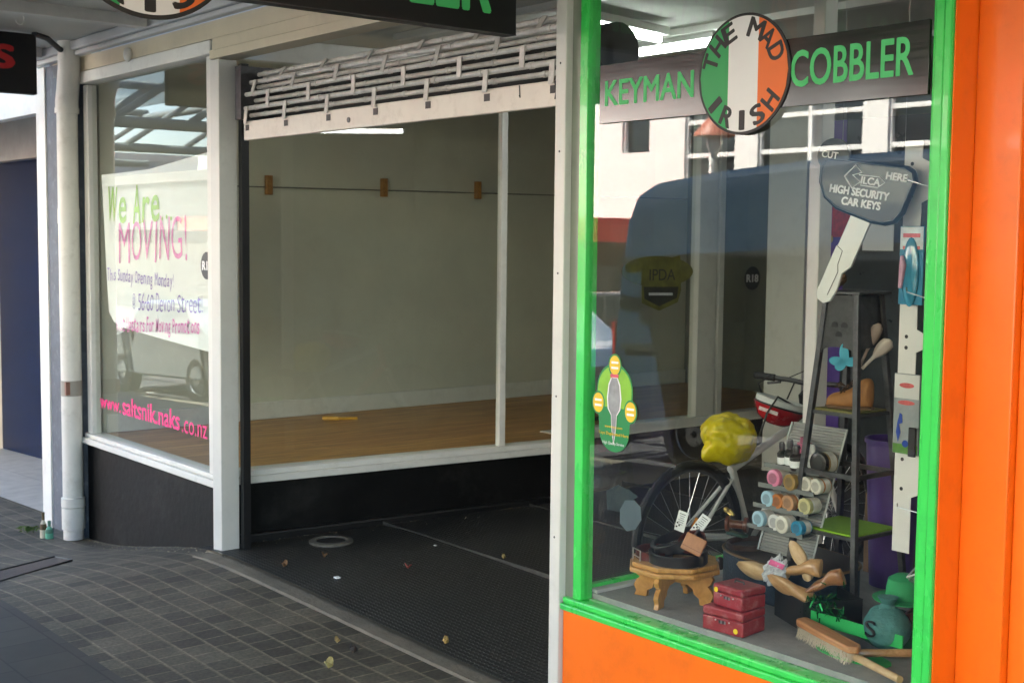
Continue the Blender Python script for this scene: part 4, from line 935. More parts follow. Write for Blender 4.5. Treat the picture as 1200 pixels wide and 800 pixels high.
def coil(c, r, w, turns, tilt, m_, label, name='coiled_belt', buckle=False, rz=0):
    """a belt strap wound flat: a spiral ribbon"""
    t = thing(name, label, 'belt', c, tilt)
    bm = bmesh.new(); n = int(40 * turns); prev = None
    for i in range(n + 1):
        a_ = 2 * math.pi * i / 40 + rz; rr = r - 0.0045 * i / 40
        ring = [bm.verts.new((rr * math.cos(a_) * k, rr * math.sin(a_) * k, z)) for k, z in ((1.0, 0), (1.0, w), (1 - .003 / rr, w), (1 - .003 / rr, 0))]
        if prev:
            for q in range(4): bm.faces.new([prev[q], prev[(q + 1) % 4], ring[(q + 1) % 4], ring[q]])
        prev = ring
    mb = MB(); mb.bm.free(); mb.bm = bm; mb.build('strap', m_, t, world=False, bevel=0.0008)
    if buckle:
        mb = MB(); M = Matrix.Translation((r * math.cos(buckle), r * math.sin(buckle), w / 2)) @ Matrix.Rotation(buckle, 4, 'Z') @ Matrix.Rotation(R(90), 4, 'Y')
        s = w * 0.75
        mb.tube([M @ V3(p) for p in ((-s, -s, .004), (s, -s, .004), (s, s, .004), (-s, s, .004))], 0.0028, 6, closed=True); mb.tube([M @ V3((0, -s, .005)), M @ V3((0, s, .008))], 0.002, 6)
        mb.build('buckle', STEEL, t, world=False)
tz = ZF + ht
coil(sc_ + V3((0.035, -0.02, ht + 0.001)), 0.102, 0.038, 3, (0.04, 0.0, 0), LEA, 'black coiled belt lying lowest on the footstool')
coil(sc_ + V3((-0.015, 0.03, ht + 0.038)), 0.092, 0.034, 3, (0.30, -0.22, 0), LEA, 'black coiled belt leaning on top of the lower black belt')
coil(sc_ + V3((-0.055, -0.045, ht + 0.002)), 0.066, 0.030, 2, (0.05, 0.05, 0), LEB, 'dark red coiled belt with square steel buckle on the footstool', buckle=R(258))
coil(sc_ + V3((0.045, 0.045, ht + 0.05)), 0.05, 0.028, 2, (0.5, 0.1, 0), LEB, 'dark red belt coiled behind the tan leather box')
TB = thing('leather_box', 'tan leather cuff box tilted on the coiled belts', 'box', sc_ + V3((0.080, -0.01, ht + 0.04)), (R(-14), R(24), R(38)))
mb = MB(); mb.box((-0.036, -0.05, 0), (0.036, 0.05, 0.06)); mb.build('box_body', mat('tan leather', (0.46, 0.20, 0.085), 0.5, var=0.15, scale=50), TB, world=False, bevel=0.004)
mb = MB(); mb.box((-0.0365, -0.0505, 0.014), (0.0365, 0.0505, 0.015)); mb.build('seam', LEB, TB, world=False)
for i, (dx, dy, rz, ry, lb) in enumerate(((0.0, 0.05, 0.5, 0.28, 'white printed price card standing behind the belts, left one'), (0.05, 0.075, 0.7, 0.6, 'white printed price card leaning right behind the left card'))):
    t = thing('price_card', lb, 'card', sc_ + V3((dx - 0.03, dy, ht + 0.085)), (R(12), ry, rz), 'price cards on the footstool')
    mb = MB(); mb.box((-0.018, -0.0006, 0), (0.018, 0.0006, 0.078)); mb.build('card', PAPER, t, world=False)
    for k in range(6):
        mb = MB(); w = 0.012 - 0.002 * (k % 3); mb.box((-w, -0.0009, 0.066 - k * 0.008), (w * 0.8, -0.0007, 0.0685 - k * 0.008)); mb.build('print_line', TXT_K if k == 0 else mat('grey print', (0.25, 0.25, 0.26), 0.6), t, world=False)
    for k, (x, z) in enumerate(((-0.012, .03), (-0.012, .015), (-.004, .022))):
        mb = MB(); mb.box((x - .003, -0.0009, z - .003), (x + .003, -0.0007, z + .003)); mb.build('print_spot', TXT_K, t, world=False)
mb = MB(); mb.box((-0.02, -0.002, 0), (0.02, 0.002, 0.08)); o = mb.build('orange_tag', mat('orange card', (0.75, 0.25, 0.01), 0.5)); o.location = sc_ + V3((-0.015, 0.10, ht + 0.05)); o.rotation_euler = (0, 0.4, 0.4); props(o, 'orange swing tag peeping out behind the white price cards', 'tag')
# red cash boxes -----------------------------------------------------------
RBX = mat('scuffed red enamel', (0.29, 0.022, 0.032), 0.42, var=0.12, scale=6, dirt=((0.50, 0.26, 0.25), 0.6, 28), bump=0.1, bscale=50)
def cashbox(c, w, d, h, rz, label, dotx, dotz):
    t = thing('cash_box', label, 'cash box', c, (0, 0, rz), 'red cash boxes')
    mb = MB(); mb.box((-w / 2, -d / 2, 0), (w / 2, d / 2, h * 0.62)); mb.build('box_body', RBX, t, world=False, bevel=0.005)
    mb = MB(); mb.box((-w / 2 - .001, -d / 2 - .001, h * 0.63), (w / 2 + .001, d / 2 + .001, h)); ld = mb.build('lid', RBX, t, world=False, bevel=0.007)
    mb = MB(); mb.tube([(-0.02, 0.0, h + .001), (-0.018, 0, h + .008), (0.018, 0, h + .008), (0.02, 0, h + .001)], 0.003, 6); mb.build('handle', DSTEEL, ld, world=False)
    mb = MB(); mb.lathe([(0, 0), (0.0085, 0), (0.0085, .001), (0, .001)], fromto((dotx * w, -d / 2 - 0.0012, dotz * h), (dotx * w, -d, dotz * h)), 20); mb.build('price_dot', mat('yellow dot', (0.85, 0.62, 0.02), 0.5), t, world=False)
    for k in range(4):
        mb = MB(); mb.box((-.013 + .007 * k, -d / 2 - .003, h * .40), (-.008 + .007 * k, -d / 2 - .0005, h * .52)); mb.build('dial', STEEL if k % 2 else DSTEEL, t, world=False)
    for s in (-1, 1):
        mb = MB(); mb.ball((s * .026, -d / 2 - .001, h * .5), .003, u=8, v=6); mb.build('rivet', STEEL, t, world=False)
cashbox((0.725, 0.125, ZF), 0.155, 0.125, 0.078, R(7), 'larger scuffed red metal cash box at the bottom of the pair', 0.33, 0.22)
cashbox((0.737, 0.135, ZF + 0.079), 0.125, 0.11, 0.070, R(-2), 'smaller red cash box stacked on top of the larger one', -0.38, 0.72)
# black box of shoe lasts --------------------------------------------------
BB = thing('storage_box', 'black open box heaped with wooden shoe lasts', 'box', (0.83, 0.415, ZF), (0, 0, R(-24)))
mb = MB(); w, d, h = 0.10, 0.105, 0.095
mb.box((-w, -d, 0), (w, d, 0.004)); mb.box((-w, -d, 0.004), (w, -d + .004, h)); mb.box((-w, d - .004, 0.004), (w, d, h)); mb.box((-w, -d + .0041, 0.0041), (-w + .004, d - .0041, h)); mb.box((w - .004, -d + .0041, 0.0041), (w, d - .0041, h))
mb.build('box_walls', BLACK, BB, world=False)
LAST = wood('shoe last wood', (0.36, 0.19, 0.075), (0.50, 0.29, 0.13), 0.35, axis=(4, 14, 14), coat=0.3); LASTP = wood('pale beech', (0.52, 0.34, 0.17), (0.62, 0.43, 0.24), 0.4, axis=(4, 14, 14)); LASTD = wood('red brown last', (0.25, 0.10, 0.04), (0.36, 0.16, 0.06), 0.3, axis=(4, 14, 14), coat=0.4)
def last(c, rot, L, m_, label, name='shoe_last', cat='shoe last', grp='wooden shoe lasts in the window'):
    """foot form lofted along x: round toe, ball, waist, tall heel block"""
    bm = bmesh.new(); n = 18; seg = 16; rings = []
    for i in range(n + 1):
        t = i / n
        wv = 0.175 * L * (math.sin(math.pi * min(1, t * 1.0)) ** 0.45 if t < .5 else 1) * (1.0 - 0.30 * sm(t, .35, .7) + 0.12 * sm(t, .75, .95)) * (1 if t < .93 else 1 - (t - .93) * 7)
        if t < 0.02: wv = 0.01 * L
        top = L * (0.05 + 0.16 * sm(t, 0, .45) + 0.16 * sm(t, .45, .8)); bot = L * (0.03 * (1 - sm(t, 0, .25)) + 0.05 * math.sin(math.pi * sm(t, .35, .95)))
        rings.append([bm.verts.new((L * (t - 0.5), wv * math.cos(2 * math.pi * k / seg) + 0.03 * L * math.sin(3 * t), (top + bot) / 2 + (top - bot) / 2 * math.copysign(abs(math.sin(2 * math.pi * k / seg)) ** 0.75, math.sin(2 * math.pi * k / seg)))) for k in range(seg)])
    for A, B in zip(rings, rings[1:]):
        for k in range(seg): bm.faces.new([A[k], A[(k + 1) % seg], B[(k + 1) % seg], B[k]])
    bm.faces.new(rings[0]); bm.faces.new(list(reversed(rings[-1])))
    mb = MB(); mb.bm.free(); mb.bm = bm; o = mb.build(name, m_, smooth=True, angle=50)
    o.location = c; o.rotation_euler = rot; props(o, label, cat, grp); return o
p = oy(885, 672, 0.33); last(p, (R(-70), R(6), R(-4)), 0.19, LASTP, 'pale beech shoe stretcher lying across the top of the red boxes')
p = oy(921, 690, 0.30); last(p, (R(-80), R(22), R(8)), 0.16, LAST, 'brown wooden shoe last lying along the front edge of the black box')
p = oy(935, 674, 0.37); last(p, (R(-20), R(-6), R(10)), 0.16, LAST, 'brown wooden shoe last in the middle of the black box')
p = oy(938, 655, 0.42); last(p, (R(80), R(60), R(25)), 0.14, LASTP, 'pale shoe last standing sole outwards at the back of the box')
p = oy(966, 690, 0.36); last(p, (R(10), R(-20), R(20)), 0.15, LASTD, 'glossy red brown shoe last at the right end of the box')
BAGP = thing('packet', 'clear plastic packet with pink label lying among the shoe lasts', 'packet', oy(908, 668, 0.33), (R(50), R(15), R(20)))
CLR = mat('clear plastic film', (0.52, 0.54, 0.56), 0.15, var=0.45, scale=30, bump=0.6, bscale=40)
mb = MB(); mb.ball((0, 0, 0), (0.034, 0.050, 0.011), bumpf=0.5, bs=4, u=30, v=20); mb.build('film', CLR, BAGP, world=False)
mb = MB(); mb.box((-0.026, 0.008, 0.0085), (0.024, 0.026, 0.0125)); mb.build('pink_label', mat('pink label', (0.72, 0.14, 0.32), 0.4, var=0.3, scale=40), BAGP, world=False)
TIN = mat('green tinsel', (0.01, 0.20, 0.05), 0.2, metal=0.7, var=0.4, scale=60)
mb = MB()
for i in range(90):
    p = oy(962 + random.gauss(0, 13), 708 + random.gauss(0, 9), 0.30 + random.uniform(-.02, .02)); d = V3((random.gauss(0, 1), random.gauss(0, 1), random.gauss(0, 1))).normalized() * 0.012; e = d.orthogonal().normalized() * 0.002
    mb.quad(p - d - e, p + d - e, p + d + e, p - d + e)
tag(mb.build('tinsel', TIN), 'tuft of shiny green tinsel hanging off the right side of the black box', 'tinsel')
# green sheet, brush, broom handle, bag, hat -------------------------------
p = oy(968, 727, 0.30); mb = MB(); mb.box((p.x - 0.06, 0.30, p.z - 0.02), (p.x + 0.28, 0.305, p.z + 0.02)); tag(mb.build('green_ribbon', mat('flat green', (0.02, 0.42, 0.10), 0.5)), 'flat bright green strip stretched behind the brush', 'ribbon')
BR = thing('bench_brush', 'long wooden bench brush with pale bristles lying near the sill', 'brush', (1.04, 0.20, ZF + 0.022), (R(6), 0, R(-20)))
mb = MB(); mb.prism([(-0.16, -.012), (-0.15, -.022), (-0.05, -.026), (0.14, -.024), (0.16, 0), (0.14, .024), (-0.05, .026), (-0.15, .022), (-0.16, .012)], Matrix.Translation((0, 0, 0.012)), 0.022); mb.build('brush_block', wood('red beech', (0.38, 0.15, 0.06), (0.55, 0.27, 0.12), 0.35), BR, world=False, bevel=0.006)
mb = MB()
for i in range(900):
    x = random.uniform(-.15, .145); y = random.uniform(-.02, .02); a_ = random.gauss(0, .004)
    mb.quad((x - .0006, y, .012), (x + .0006, y, .012), (x + .0006 + a_, y * 1.35 + a_ - .006, -.020), (x - .0006 + a_, y * 1.35 + a_ - .006, -.020))
o = mb.build('bristles', mat('bristle', (0.62, 0.55, 0.42), 0.7), BR, world=False, smooth=False); o['kind'] = 'stuff'
a_, b_ = oy(942, 738, 0.26), V3((1.37, 0.09, ZF + 0.02))
mb = MB(); mb.tube([a_, a_.lerp(b_, 0.5), b_], [0.013, 0.0125, 0.011], 14); tag(mb.build('broomstick', LASTP), 'round pale wooden broom handle slanting down across the brush to the corner', 'broomstick')
p1, p2 = V3((1.12, 0.16, ZF + .018)), V3((1.30, 0.34, ZF + .03))
mb = MB(); mb.tube([p1, p2], 0.012, 10); tag(mb.build('wooden_peg', LAST), 'short brown dowel lying crosswise under the broom handle', 'dowel')
p = oy(1030, 745, 0.30)
TBG = thing('cloth_bag', 'teal cloth money bag with a dark S painted on its side', 'bag', (p.x, 0.34, ZF))
mb = MB(); mb.ball((p.x, 0.34, ZF + 0.07), (0.075, 0.062, 0.07), bumpf=0.06, bs=2); mb.tube([(p.x, .34, ZF + .13), (p.x, .34, ZF + .145), (p.x, .34, ZF + .165)], [.03, .018, .032], 14); mb.build('bag_cloth', mat('teal cloth', (0.06, 0.20, 0.19), 0.8, var=0.25, scale=12, bump=0.4, bscale=60), TBG)
text('S', FY(p.x - 0.012, 0.2745, ZF + 0.075), 0.036, 0.05, TXT_K, TBG, bold=-0.005, ext=0.006)
p = oy(1042, 694, 0.36)
HT = thing('felt_hat', 'green felt hat lying behind the teal bag', 'hat', (p.x, 0.42, p.z - 0.02))
mb = MB(); mb.lathe([(0, 0.075), (0.03, 0.073), (0.05, 0.06), (0.056, 0.03), (0.057, 0.0), (0.095, -0.004), (0.097, 0.0), (0.058, 0.004)], Matrix.Translation((p.x, 0.44, p.z - 0.03)), 28); mb.build('hat_felt', mat('green felt', (0.015, 0.26, 0.09), 0.75, var=0.1), HT)
mb = MB(); mb.ball((p.x - .01, 0.44, ZF + .0), (0.12, 0.10, 0.10), bumpf=.1); tag(mb.build('crumpled_cloth', mat('dark green cloth', (0.012, 0.10, 0.05), 0.8, var=0.3, scale=14)), 'crumpled dark green cloth under the felt hat', 'cloth')
mb = MB(); c = oy(1000, 768, 0.24); mb.prism(circ(0.13, 40, 0, 0, 0.06), Matrix.Translation((c.x + .02, 0.21, ZF + .0005)), 0.0035); tag(mb.build('green_mat', mat('flat green', (0.02, 0.42, 0.10), 0.5)), 'thin oval green plastic sheet under the brush and broom handle', 'sheet')

# dark blue case, reel, belt ------------------------------------------------
BC = thing('suitcase', 'dark blue rounded case with tan piped edge holding the polish rack', 'case', (0.56, 0.60, ZF))
CASE = mat('navy leatherette', (0.012, 0.030, 0.055), 0.5, var=0.35, scale=14, bump=0.3, bscale=120, dirt=((0.05, 0.07, 0.09), 0.5, 30))
def stadium(rx, ry, e=2.6, n=48): return [(math.copysign(abs(math.cos(2 * math.pi * k / n)) ** (2 / e) * rx, math.cos(2 * math.pi * k / n)), math.copysign(abs(math.sin(2 * math.pi * k / n)) ** (2 / e) * ry, math.sin(2 * math.pi * k / n))) for k in range(n)]
Mc = Matrix.Translation((0.56, 0.60, ZF)) @ Matrix.Rotation(R(-8), 4, 'Z')
mb = MB(); mb.prism(stadium(0.265, 0.17), Mc, 0.135); mb.build('case_body', CASE, BC, bevel=0.012, seg=3)
mb = MB(); mb.prism(stadium(0.262, 0.167), Mc @ Matrix.Translation((0, 0, .1355)), 0.006); mb.build('case_lid', mat('dark lid leather', (0.055, 0.045, 0.038), 0.5, var=0.4, scale=12), BC)
mb = MB(); mb.tube([Mc @ V3((x, y, 0.137)) for x, y in stadium(0.266, 0.171)], 0.005, 8, closed=True); mb.build('piping', mat('tan piping', (0.22, 0.13, 0.06), 0.6), BC)
q = Mc @ V3((-0.225, -0.125, 0.075)); mb = MB(); mb.ball(q, (0.02, 0.012, 0.024)); mb.build('latch', mat('brown latch', (0.05, 0.03, 0.02), 0.4), BC)
coil((0.40, 0.57, ZF + 0.145), 0.085, 0.018, 3, (0.05, -0.03, 0), mat('dark brown leather', (0.045, 0.022, 0.014), 0.45, var=0.4, scale=40), 'dark brown leather strap coiled on the left end of the blue case', name='leather_strap')
FR = thing('fishing_reel', 'old brown fishing reel with brass foot on the coiled strap', 'reel', oy(862, 616, 0.52) + V3((0, 0, -.03)))
c = oy(864, 614, 0.52)
mb = MB(); M = fromto(c + V3((-.035, -.02, 0)), c + V3((.035, .02, 0))); mb.lathe([(0, 0), (.028, 0), (.028, .010), (.015, .014), (.015, .062), (.028, .066), (.028, .078), (0, .078)], M, 24); mb.build('spool', mat('reel brown', (0.14, 0.045, 0.025), 0.35, var=0.3, scale=30, coat=0.3), FR)
mb = MB(); mb.tube([c + V3((-.03, 0, .03)), c + V3((-.045, -.01, .045)), c + V3((-.015, -.02, .048)), c + V3((-.0, -.02, .035))], .006, 8); mb.ball(c + V3((-.045, -.01, .047)), .010); mb.build('crank', mat('brass', (0.5, 0.36, 0.12), 0.35, metal=0.9), FR)
mb = MB(); mb.box(c + V3((-.04, -.015, -.042)), c + V3((.04, .015, -.030))); mb.build('reel_foot', mat('reel green', (0.03, 0.07, 0.05), 0.4), FR, bevel=.003)

# polish rack ----------------------------------------------------------------
RK = thing('polish_rack', 'grey grooved display rack of shoe polish standing on the blue case', 'rack', (0.60, 0.58, ZF + 0.145))
rx0, rx1 = 0.480, 0.712
b0, b1 = V3((0, 0.53, ZF + 0.155)), V3((0, 0.70, 0.955))
GRYP = mat('grey grooved plastic', (0.30, 0.30, 0.29), 0.45, var=0.1)
def rk(t): return b0.lerp(b1, t)
mb = MB(); n = 46
prev = None
bm = mb.bm
for i in range(n * 2 + 1):
    t = i / (n * 2); p = rk(t); nn = (b1 - b0).normalized(); off = 0.0028 if i % 2 else 0
    row = [bm.verts.new((x, p.y + off * nn.z, p.z - off * nn.y)) for x in (rx0 + 0.05 * 0, rx1)]
    if prev: bm.faces.new([prev[0], prev[1], row[1], row[0]])
    prev = row
back = mb.build('back_panel', GRYP, RK, smooth=False); so = back.modifiers.new('s', 'SOLIDIFY'); so.thickness = 0.004; so.offset = 1
for y_, nm in ((rx0 - .003, 'side_rail'), (rx1 + .003, 'side_rail')):
    mb = MB(); mb.tube([V3((y_, b0.y - .004, b0.z)), V3((y_, b1.y - .004, b1.z))], 0.004, 8); mb.build(nm, mat('clear acrylic edge', (0.45, 0.47, 0.45), 0.2), RK)
SHT = (0.20, 0.36, 0.515, 0.67)
ACR = mat('grey acrylic shelf', (0.20, 0.21, 0.20), 0.2, var=0.1)
for t in SHT:
    p = rk(t)
    mb = MB(); mb.box((rx0 - 0.02, p.y - 0.075, p.z - 0.006), (rx1 - 0.01, p.y - 0.001, p.z - 0.002)); mb.box((rx0 - 0.02, p.y - 0.078, p.z - 0.006), (rx1 - 0.01, p.y - 0.0751, p.z + 0.010)); mb.build('shelf', ACR, RK)
def jar(x, t, r, L, lidc, bodyc, label, lidlabel=None, yo=0):
    x = .505 + (x - .413) * .85; r *= 1.06
    p = rk(t); c = V3((x, p.y - 0.078 + yo, p.z + r + 0.001))
    tt = thing('polish_jar', label, 'jar', c + V3((0, 0, -r)), group='shoe polish jars on the rack')
    M = fromto(c, c + V3((0.10, 1, 0)))
    key = lambda c_: mat('jar %.2f %.2f %.2f' % c_, c_, 0.3, var=0.12, scale=40, coat=0.2)
    mb = MB(); mb.lathe([(0, 0), (r * .9, 0), (r, .002), (r, L * .3), (0, L * .3)], M, 24); mb.build('lid', key(lidc), tt)
    mb = MB(); mb.lathe([(r * .86, L * .30), (r * .95, L * .36), (r * .95, L * .97), (r * .85, L), (0, L)], M, 24); mb.build('glass_body', key(bodyc), tt)
    mb = MB(); mb.lathe([(r * .96, L * .45), (r * .965, L * .46), (r * .965, L * .9), (r * .96, L * .91)], M, 24); mb.build('label', key((0.62, 0.58, 0.50)), tt)
    mb = MB(); mb.lathe([(0, -.0006), (r * .62, -.0006), (r * .62, 0.0002)], M, 20); mb.build('lid_print', key(tuple(u * .55 + .03 for u in lidc)), tt)
PNK, SKY_, CRM, BRZ, ORG, YLW, WHT, BLU, TANJ, BLK = (0.72, 0.22, 0.35), (0.38, 0.58, 0.68), (0.70, 0.66, 0.56), (0.32, 0.20, 0.06), (0.50, 0.17, 0.04), (0.55, 0.50, 0.25), (0.74, 0.72, 0.68), (0.03, 0.25, 0.42), (0.52, 0.28, 0.14), (0.025, 0.022, 0.02)
r_ = 0.027
jar(0.413, SHT[0], r_, .062, SKY_, WHT, 'pale blue lidded jar at the left end of the lowest rack row')
jar(0.497, SHT[0], r_, .02, WHT, WHT, 'flat white tin with red print in the lowest rack row')
jar(0.545, SHT[0], r_ * 1.05, .05, CRM, WHT, 'cream jar with dark blue printed lid in the lowest rack row', yo=-.01)
jar(0.612, SHT[0], r_ * .9, .055, BLU, BLU, 'deep blue jar at the right end of the lowest rack row')
jar(0.43, SHT[1], r_, .055, SKY_, WHT, 'sky blue lidded jar at the left of the second row from below')
jar(0.482, SHT[1], r_ * .93, .05, ORG, TANJ, 'orange brown jar second in the second row from below')
jar(0.538, SHT[1], r_, .062, TANJ, ORG, 'tan lidded jar third in the second row from below')
jar(0.622, SHT[1], r_, .06, YLW, WHT, 'dull yellow lidded jar at the right of the second row from below')
jar(0.435, SHT[2], r_ * 1.08, .06, PNK, CRM, 'bright pink lidded jar at the left of the third row')
jar(0.498, SHT[2], r_ * .9, .02, WHT, WHT, 'white tin behind the bronze jar of the third row', yo=.02)
jar(0.526, SHT[2], r_, .06, BRZ, BRZ, 'bronze lidded jar in the middle of the third row', yo=-.008)
jar(0.588, SHT[2], r_ * .95, .055, CRM, TANJ, 'cream jar third from left in the third row', yo=.012)
jar(0.640, SHT[2], r_ * .95, .055, CRM, ORG, 'cream and orange jar at the right end of the third row', yo=.012)
jar(0.635, SHT[3], r_ * 1.3, .065, BLK, BRZ, 'large black lidded jar at the right of the top row')
def bottle2(x, t, r, h, bc, cc, label, yo=-.04):
    x = .505 + (x - .413) * .85
    p = rk(t) + V3((x, yo, 0)); tt = thing('polish_bottle', label, 'bottle', p, group='polish bottles on the top rack shelf')
    M = Matrix.Translation(p) @ Matrix.Rotation(R(6), 4, 'X')
    mb = MB(); mb.lathe([(0, 0), (r, 0), (r, h * .55), (r * .5, h * .68), (0, h * .68)], M, 18); mb.build('bottle_body', mat('jar %.2f %.2f %.2f' % bc, bc, .3), tt)
    mb = MB(); mb.lathe([(r * .55, h * .66), (r * .55, h * .9), (r * .45, h), (0, h)], M, 14); mb.build('cap', mat('jar %.2f %.2f %.2f' % cc, cc, .3), tt)
    mb = MB(); mb.lathe([(r * 1.01, h * .12), (r * 1.01, h * .4)], M, 18); mb.build('label', PAPER, tt)
bottle2(0.425, SHT[3], .019, .085, BLK, BLK, 'small black polish bottle at the left of the top shelf')
bottle2(0.468, SHT[3], .021, .10, BLK, BLK, 'taller black polish bottle second on the top shelf')
bottle2(0.515, SHT[3], .026, .085, BLK, BLK, 'squat black bottle with white label on the top shelf', yo=-.055)
bottle2(0.578, SHT[3], .022, .095, WHT, WHT, 'white polish bottle next to the large black jar')
p = rk(SHT[3]) + V3((0.600, -0.03, 0.06))
SPK = thing('soap_stack', 'dark pink stepped polish pot above the black bottles', 'pot', p)
mb = MB(); mb.lathe([(0, 0), (.034, 0), (.034, .014), (.026, .016), (.026, .032), (.018, .034), (.016, .052), (0, .055)], Matrix.Translation(p), 20); mb.build('pot_body', mat('dark pink', (0.36, 0.06, 0.13), .4, var=.2), SPK)
mb = MB(); mb.box(p + V3((-.02, -.02, -.0601)), p + V3((.02, .02, -.0001))); mb.build('pot_base', mat('jar base', CRM, .4), SPK, bevel=.003)

# dark steel tower with boot --------------------------------------------------
TW = thing('display_tower', 'tall tapered dark steel stand with shelves and pierced top box', 'stand', (0.75, 0.66, ZF))
tc = V3((0.745, 0.67, 0)); zt = 1.425; zb = ZF
def hw(z): return 0.062 + (zt - z) / (zt - zb) * 0.082
def corner(sx, sy, z): return V3((tc.x + sx * hw(z), tc.y + sy * hw(z), z))
for sx in (-1, 1):
    for sy in (-1, 1):
        a_, b_ = corner(sx, sy, zb), corner(sx, sy, zt - .002)
        M = fromto(a_, b_, up=(0, 1, 0)); mb = MB(); mb.box((-.0095, -.0095, 0), (.0095, .0095, (b_ - a_).length), M); mb.build('leg', DSTEEL, TW, bevel=.001)
def side_panel(sx, sy, holes):
    # trapezoid panel of the top box with an arched cut below
    u = V3((1, 0, 0)) if sy else V3((0, 1, 0)); z0, z1 = 1.225, zt - .004
    def P(s, z): 
        w = hw(z) - .0005; 
        return (V3((tc.x + s * w, tc.y + sy * (w + .0015), z)) if sy else V3((tc.x + sx * (w + .0015), tc.y + s * w, z)))
    pts = [P(-1, z1), P(1, z1), P(1, z0), P(.82, z0)] + [P(.82 * math.cos(R(a)), z0 + .022 * math.sin(R(a)) ** .6) for a in (15, 35, 60, 90, 120, 145, 165)] + [P(-.82, z0), P(-1, z0)]
    bm = bmesh.new(); vs = [bm.verts.new(q) for q in pts]; bm.faces.new(vs); bmesh.ops.triangulate(bm, faces=bm.faces[:])
    mb = MB(); mb.bm.free(); mb.bm = bm; o = mb.build('top_panel', DSTEEL if not holes else mat('brushed steel', (0.055, 0.056, 0.058), .55, metal=.2, var=.4, scale=14), TW, smooth=False); so = o.modifiers.new('s', 'SOLIDIFY'); so.thickness = .002
    if holes:
        for s, z in ((-.28, 1.318), (.28, 1.318), (0, 1.287)):
            q = P(s, z) + V3((0, -.0012 * 1, 0)); mb = MB(); mb.lathe([(0, 0), (.0135, 0), (.0135, .0012), (0, .0012)], fromto(q, q + V3((0, -1, 0))), 20); mb.build('hole', TXT_K, o)
side_panel(0, -1, True); side_panel(0, 1, False); side_panel(1, 0, False); side_panel(-1, 0, False)
mb = MB(); mb.box((tc.x - .088, tc.y - .088, zt), (tc.x + .088, tc.y + .088, zt + .010)); mb.build('top_plate', DSTEEL, TW, bevel=.002)
def shelf(z, m_, nm='shelf'):
    w = hw(z) - .006; mb = MB(); mb.box((tc.x - w, tc.y - w, z - .006), (tc.x + w, tc.y + w, z)); mb.build(nm, m_, TW)
    for s in (-1, 1):
        mb = MB(); w2 = hw(z); mb.box((tc.x - w2, tc.y + s * w2 - .006, z - .018), (tc.x + w2, tc.y + s * w2 + .006, z - .0062)); mb.box((tc.x + s * w2 - .006, tc.y - w2 + .007, z - .018), (tc.x + s * w2 + .006, tc.y + w2 - .007, z - .0062)); mb.build('shelf_rail', DSTEEL, TW)
OLV = mat('olive felt', (0.18, 0.17, 0.05), .8); LIME = mat('lime felt', (0.20, 0.40, 0.01), .7)
zs1, zs2, zs3 = 1.035, 0.63, 0.82
shelf(zs1, OLV); shelf(zs2, LIME)
w2 = hw(zs3); mb = MB()
for s in (-1, 1): mb.box((tc.x - w2, tc.y + s * w2 - .006, zs3 - .008), (tc.x + w2, tc.y + s * w2 + .006, zs3 + .008)); mb.box((tc.x + s * w2 - .006, tc.y - w2 + .007, zs3 - .008), (tc.x + s * w2 + .006, tc.y + w2 - .007, zs3 + .008))
mb.build('brace', DSTEEL, TW)
# boot vase
BT = thing('boot_vase', 'tan ankle boot ornament with laces on the upper tower shelf', 'ornament', (tc.x, tc.y, zs1), (0, 0, R(25)))
bm = bmesh.new(); rings = []; n = 16; seg = 18
prof = [(-.082, .010, .022, .006), (-.076, .026, .040, 0), (-.055, .034, .052, 0), (-.030, .035, .056, 0), (-.008, .031, .062, 0), (.012, .030, .078, 0), (.03, .031, .098, 0), (.05, .031, .108, 0), (.068, .026, .106, 0), (.078, .010, .09, .012)]
for x, w, top, bot in prof:
    rings.append([bm.verts.new((x, w * math.cos(2 * math.pi * k / seg), (top + bot) / 2 + (top - bot) / 2 * math.copysign(abs(math.sin(2 * math.pi * k / seg)) ** .7, math.sin(2 * math.pi * k / seg)))) for k in range(seg)])
for A, B in zip(rings, rings[1:]):
    for k in range(seg): bm.faces.new([A[k], A[(k + 1) % seg], B[(k + 1) % seg], B[k]])
bm.faces.new(rings[0]); bm.faces.new(list(reversed(rings[-1])))
mb = MB(); mb.bm.free(); mb.bm = bm; mb.build('boot_upper', mat('tan suede', (0.36, 0.16, 0.05), .7, var=.15, scale=20, bump=.3, bscale=60), BT, world=False, sub=1, angle=180)
mb = MB(); mb.prism([(x * 1.02, y) for x, y in [(-.085, 0), (-.07, .028), (-.03, .036), (.03, .032), (.07, .03), (.08, 0), (.07, -.03), (.03, -.032), (-.03, -.036), (-.07, -.028)]], Matrix.Identity(4), .009); mb.build('sole', mat('boot sole', (0.12, 0.06, 0.03), .7), BT, world=False, bevel=.002)
mb = MB()
for k in range(4):
    x = -.03 + k * .013; z = .058 + k * .013; mb.tube([(x, -.022, z - .006), (x + .006, 0, z + .010), (x + .012, .022, z - .002)], .0024, 6); mb.tube([(x, .022, z - .006), (x + .006, 0, z + .011), (x + .012, -.022, z - .002)], .0024, 6)
mb.tube([(-.02, 0, .075), (-.045, -.012, .083), (-.05, -.02, .070), (-.03, -.01, .073)], .0024, 6); mb.tube([(-.02, 0, .075), (-.04, .02, .085), (-.048, .026, .07)], .0024, 6); mb.build('laces', mat('brown lace', (0.08, 0.04, 0.02), .7), BT, world=False)
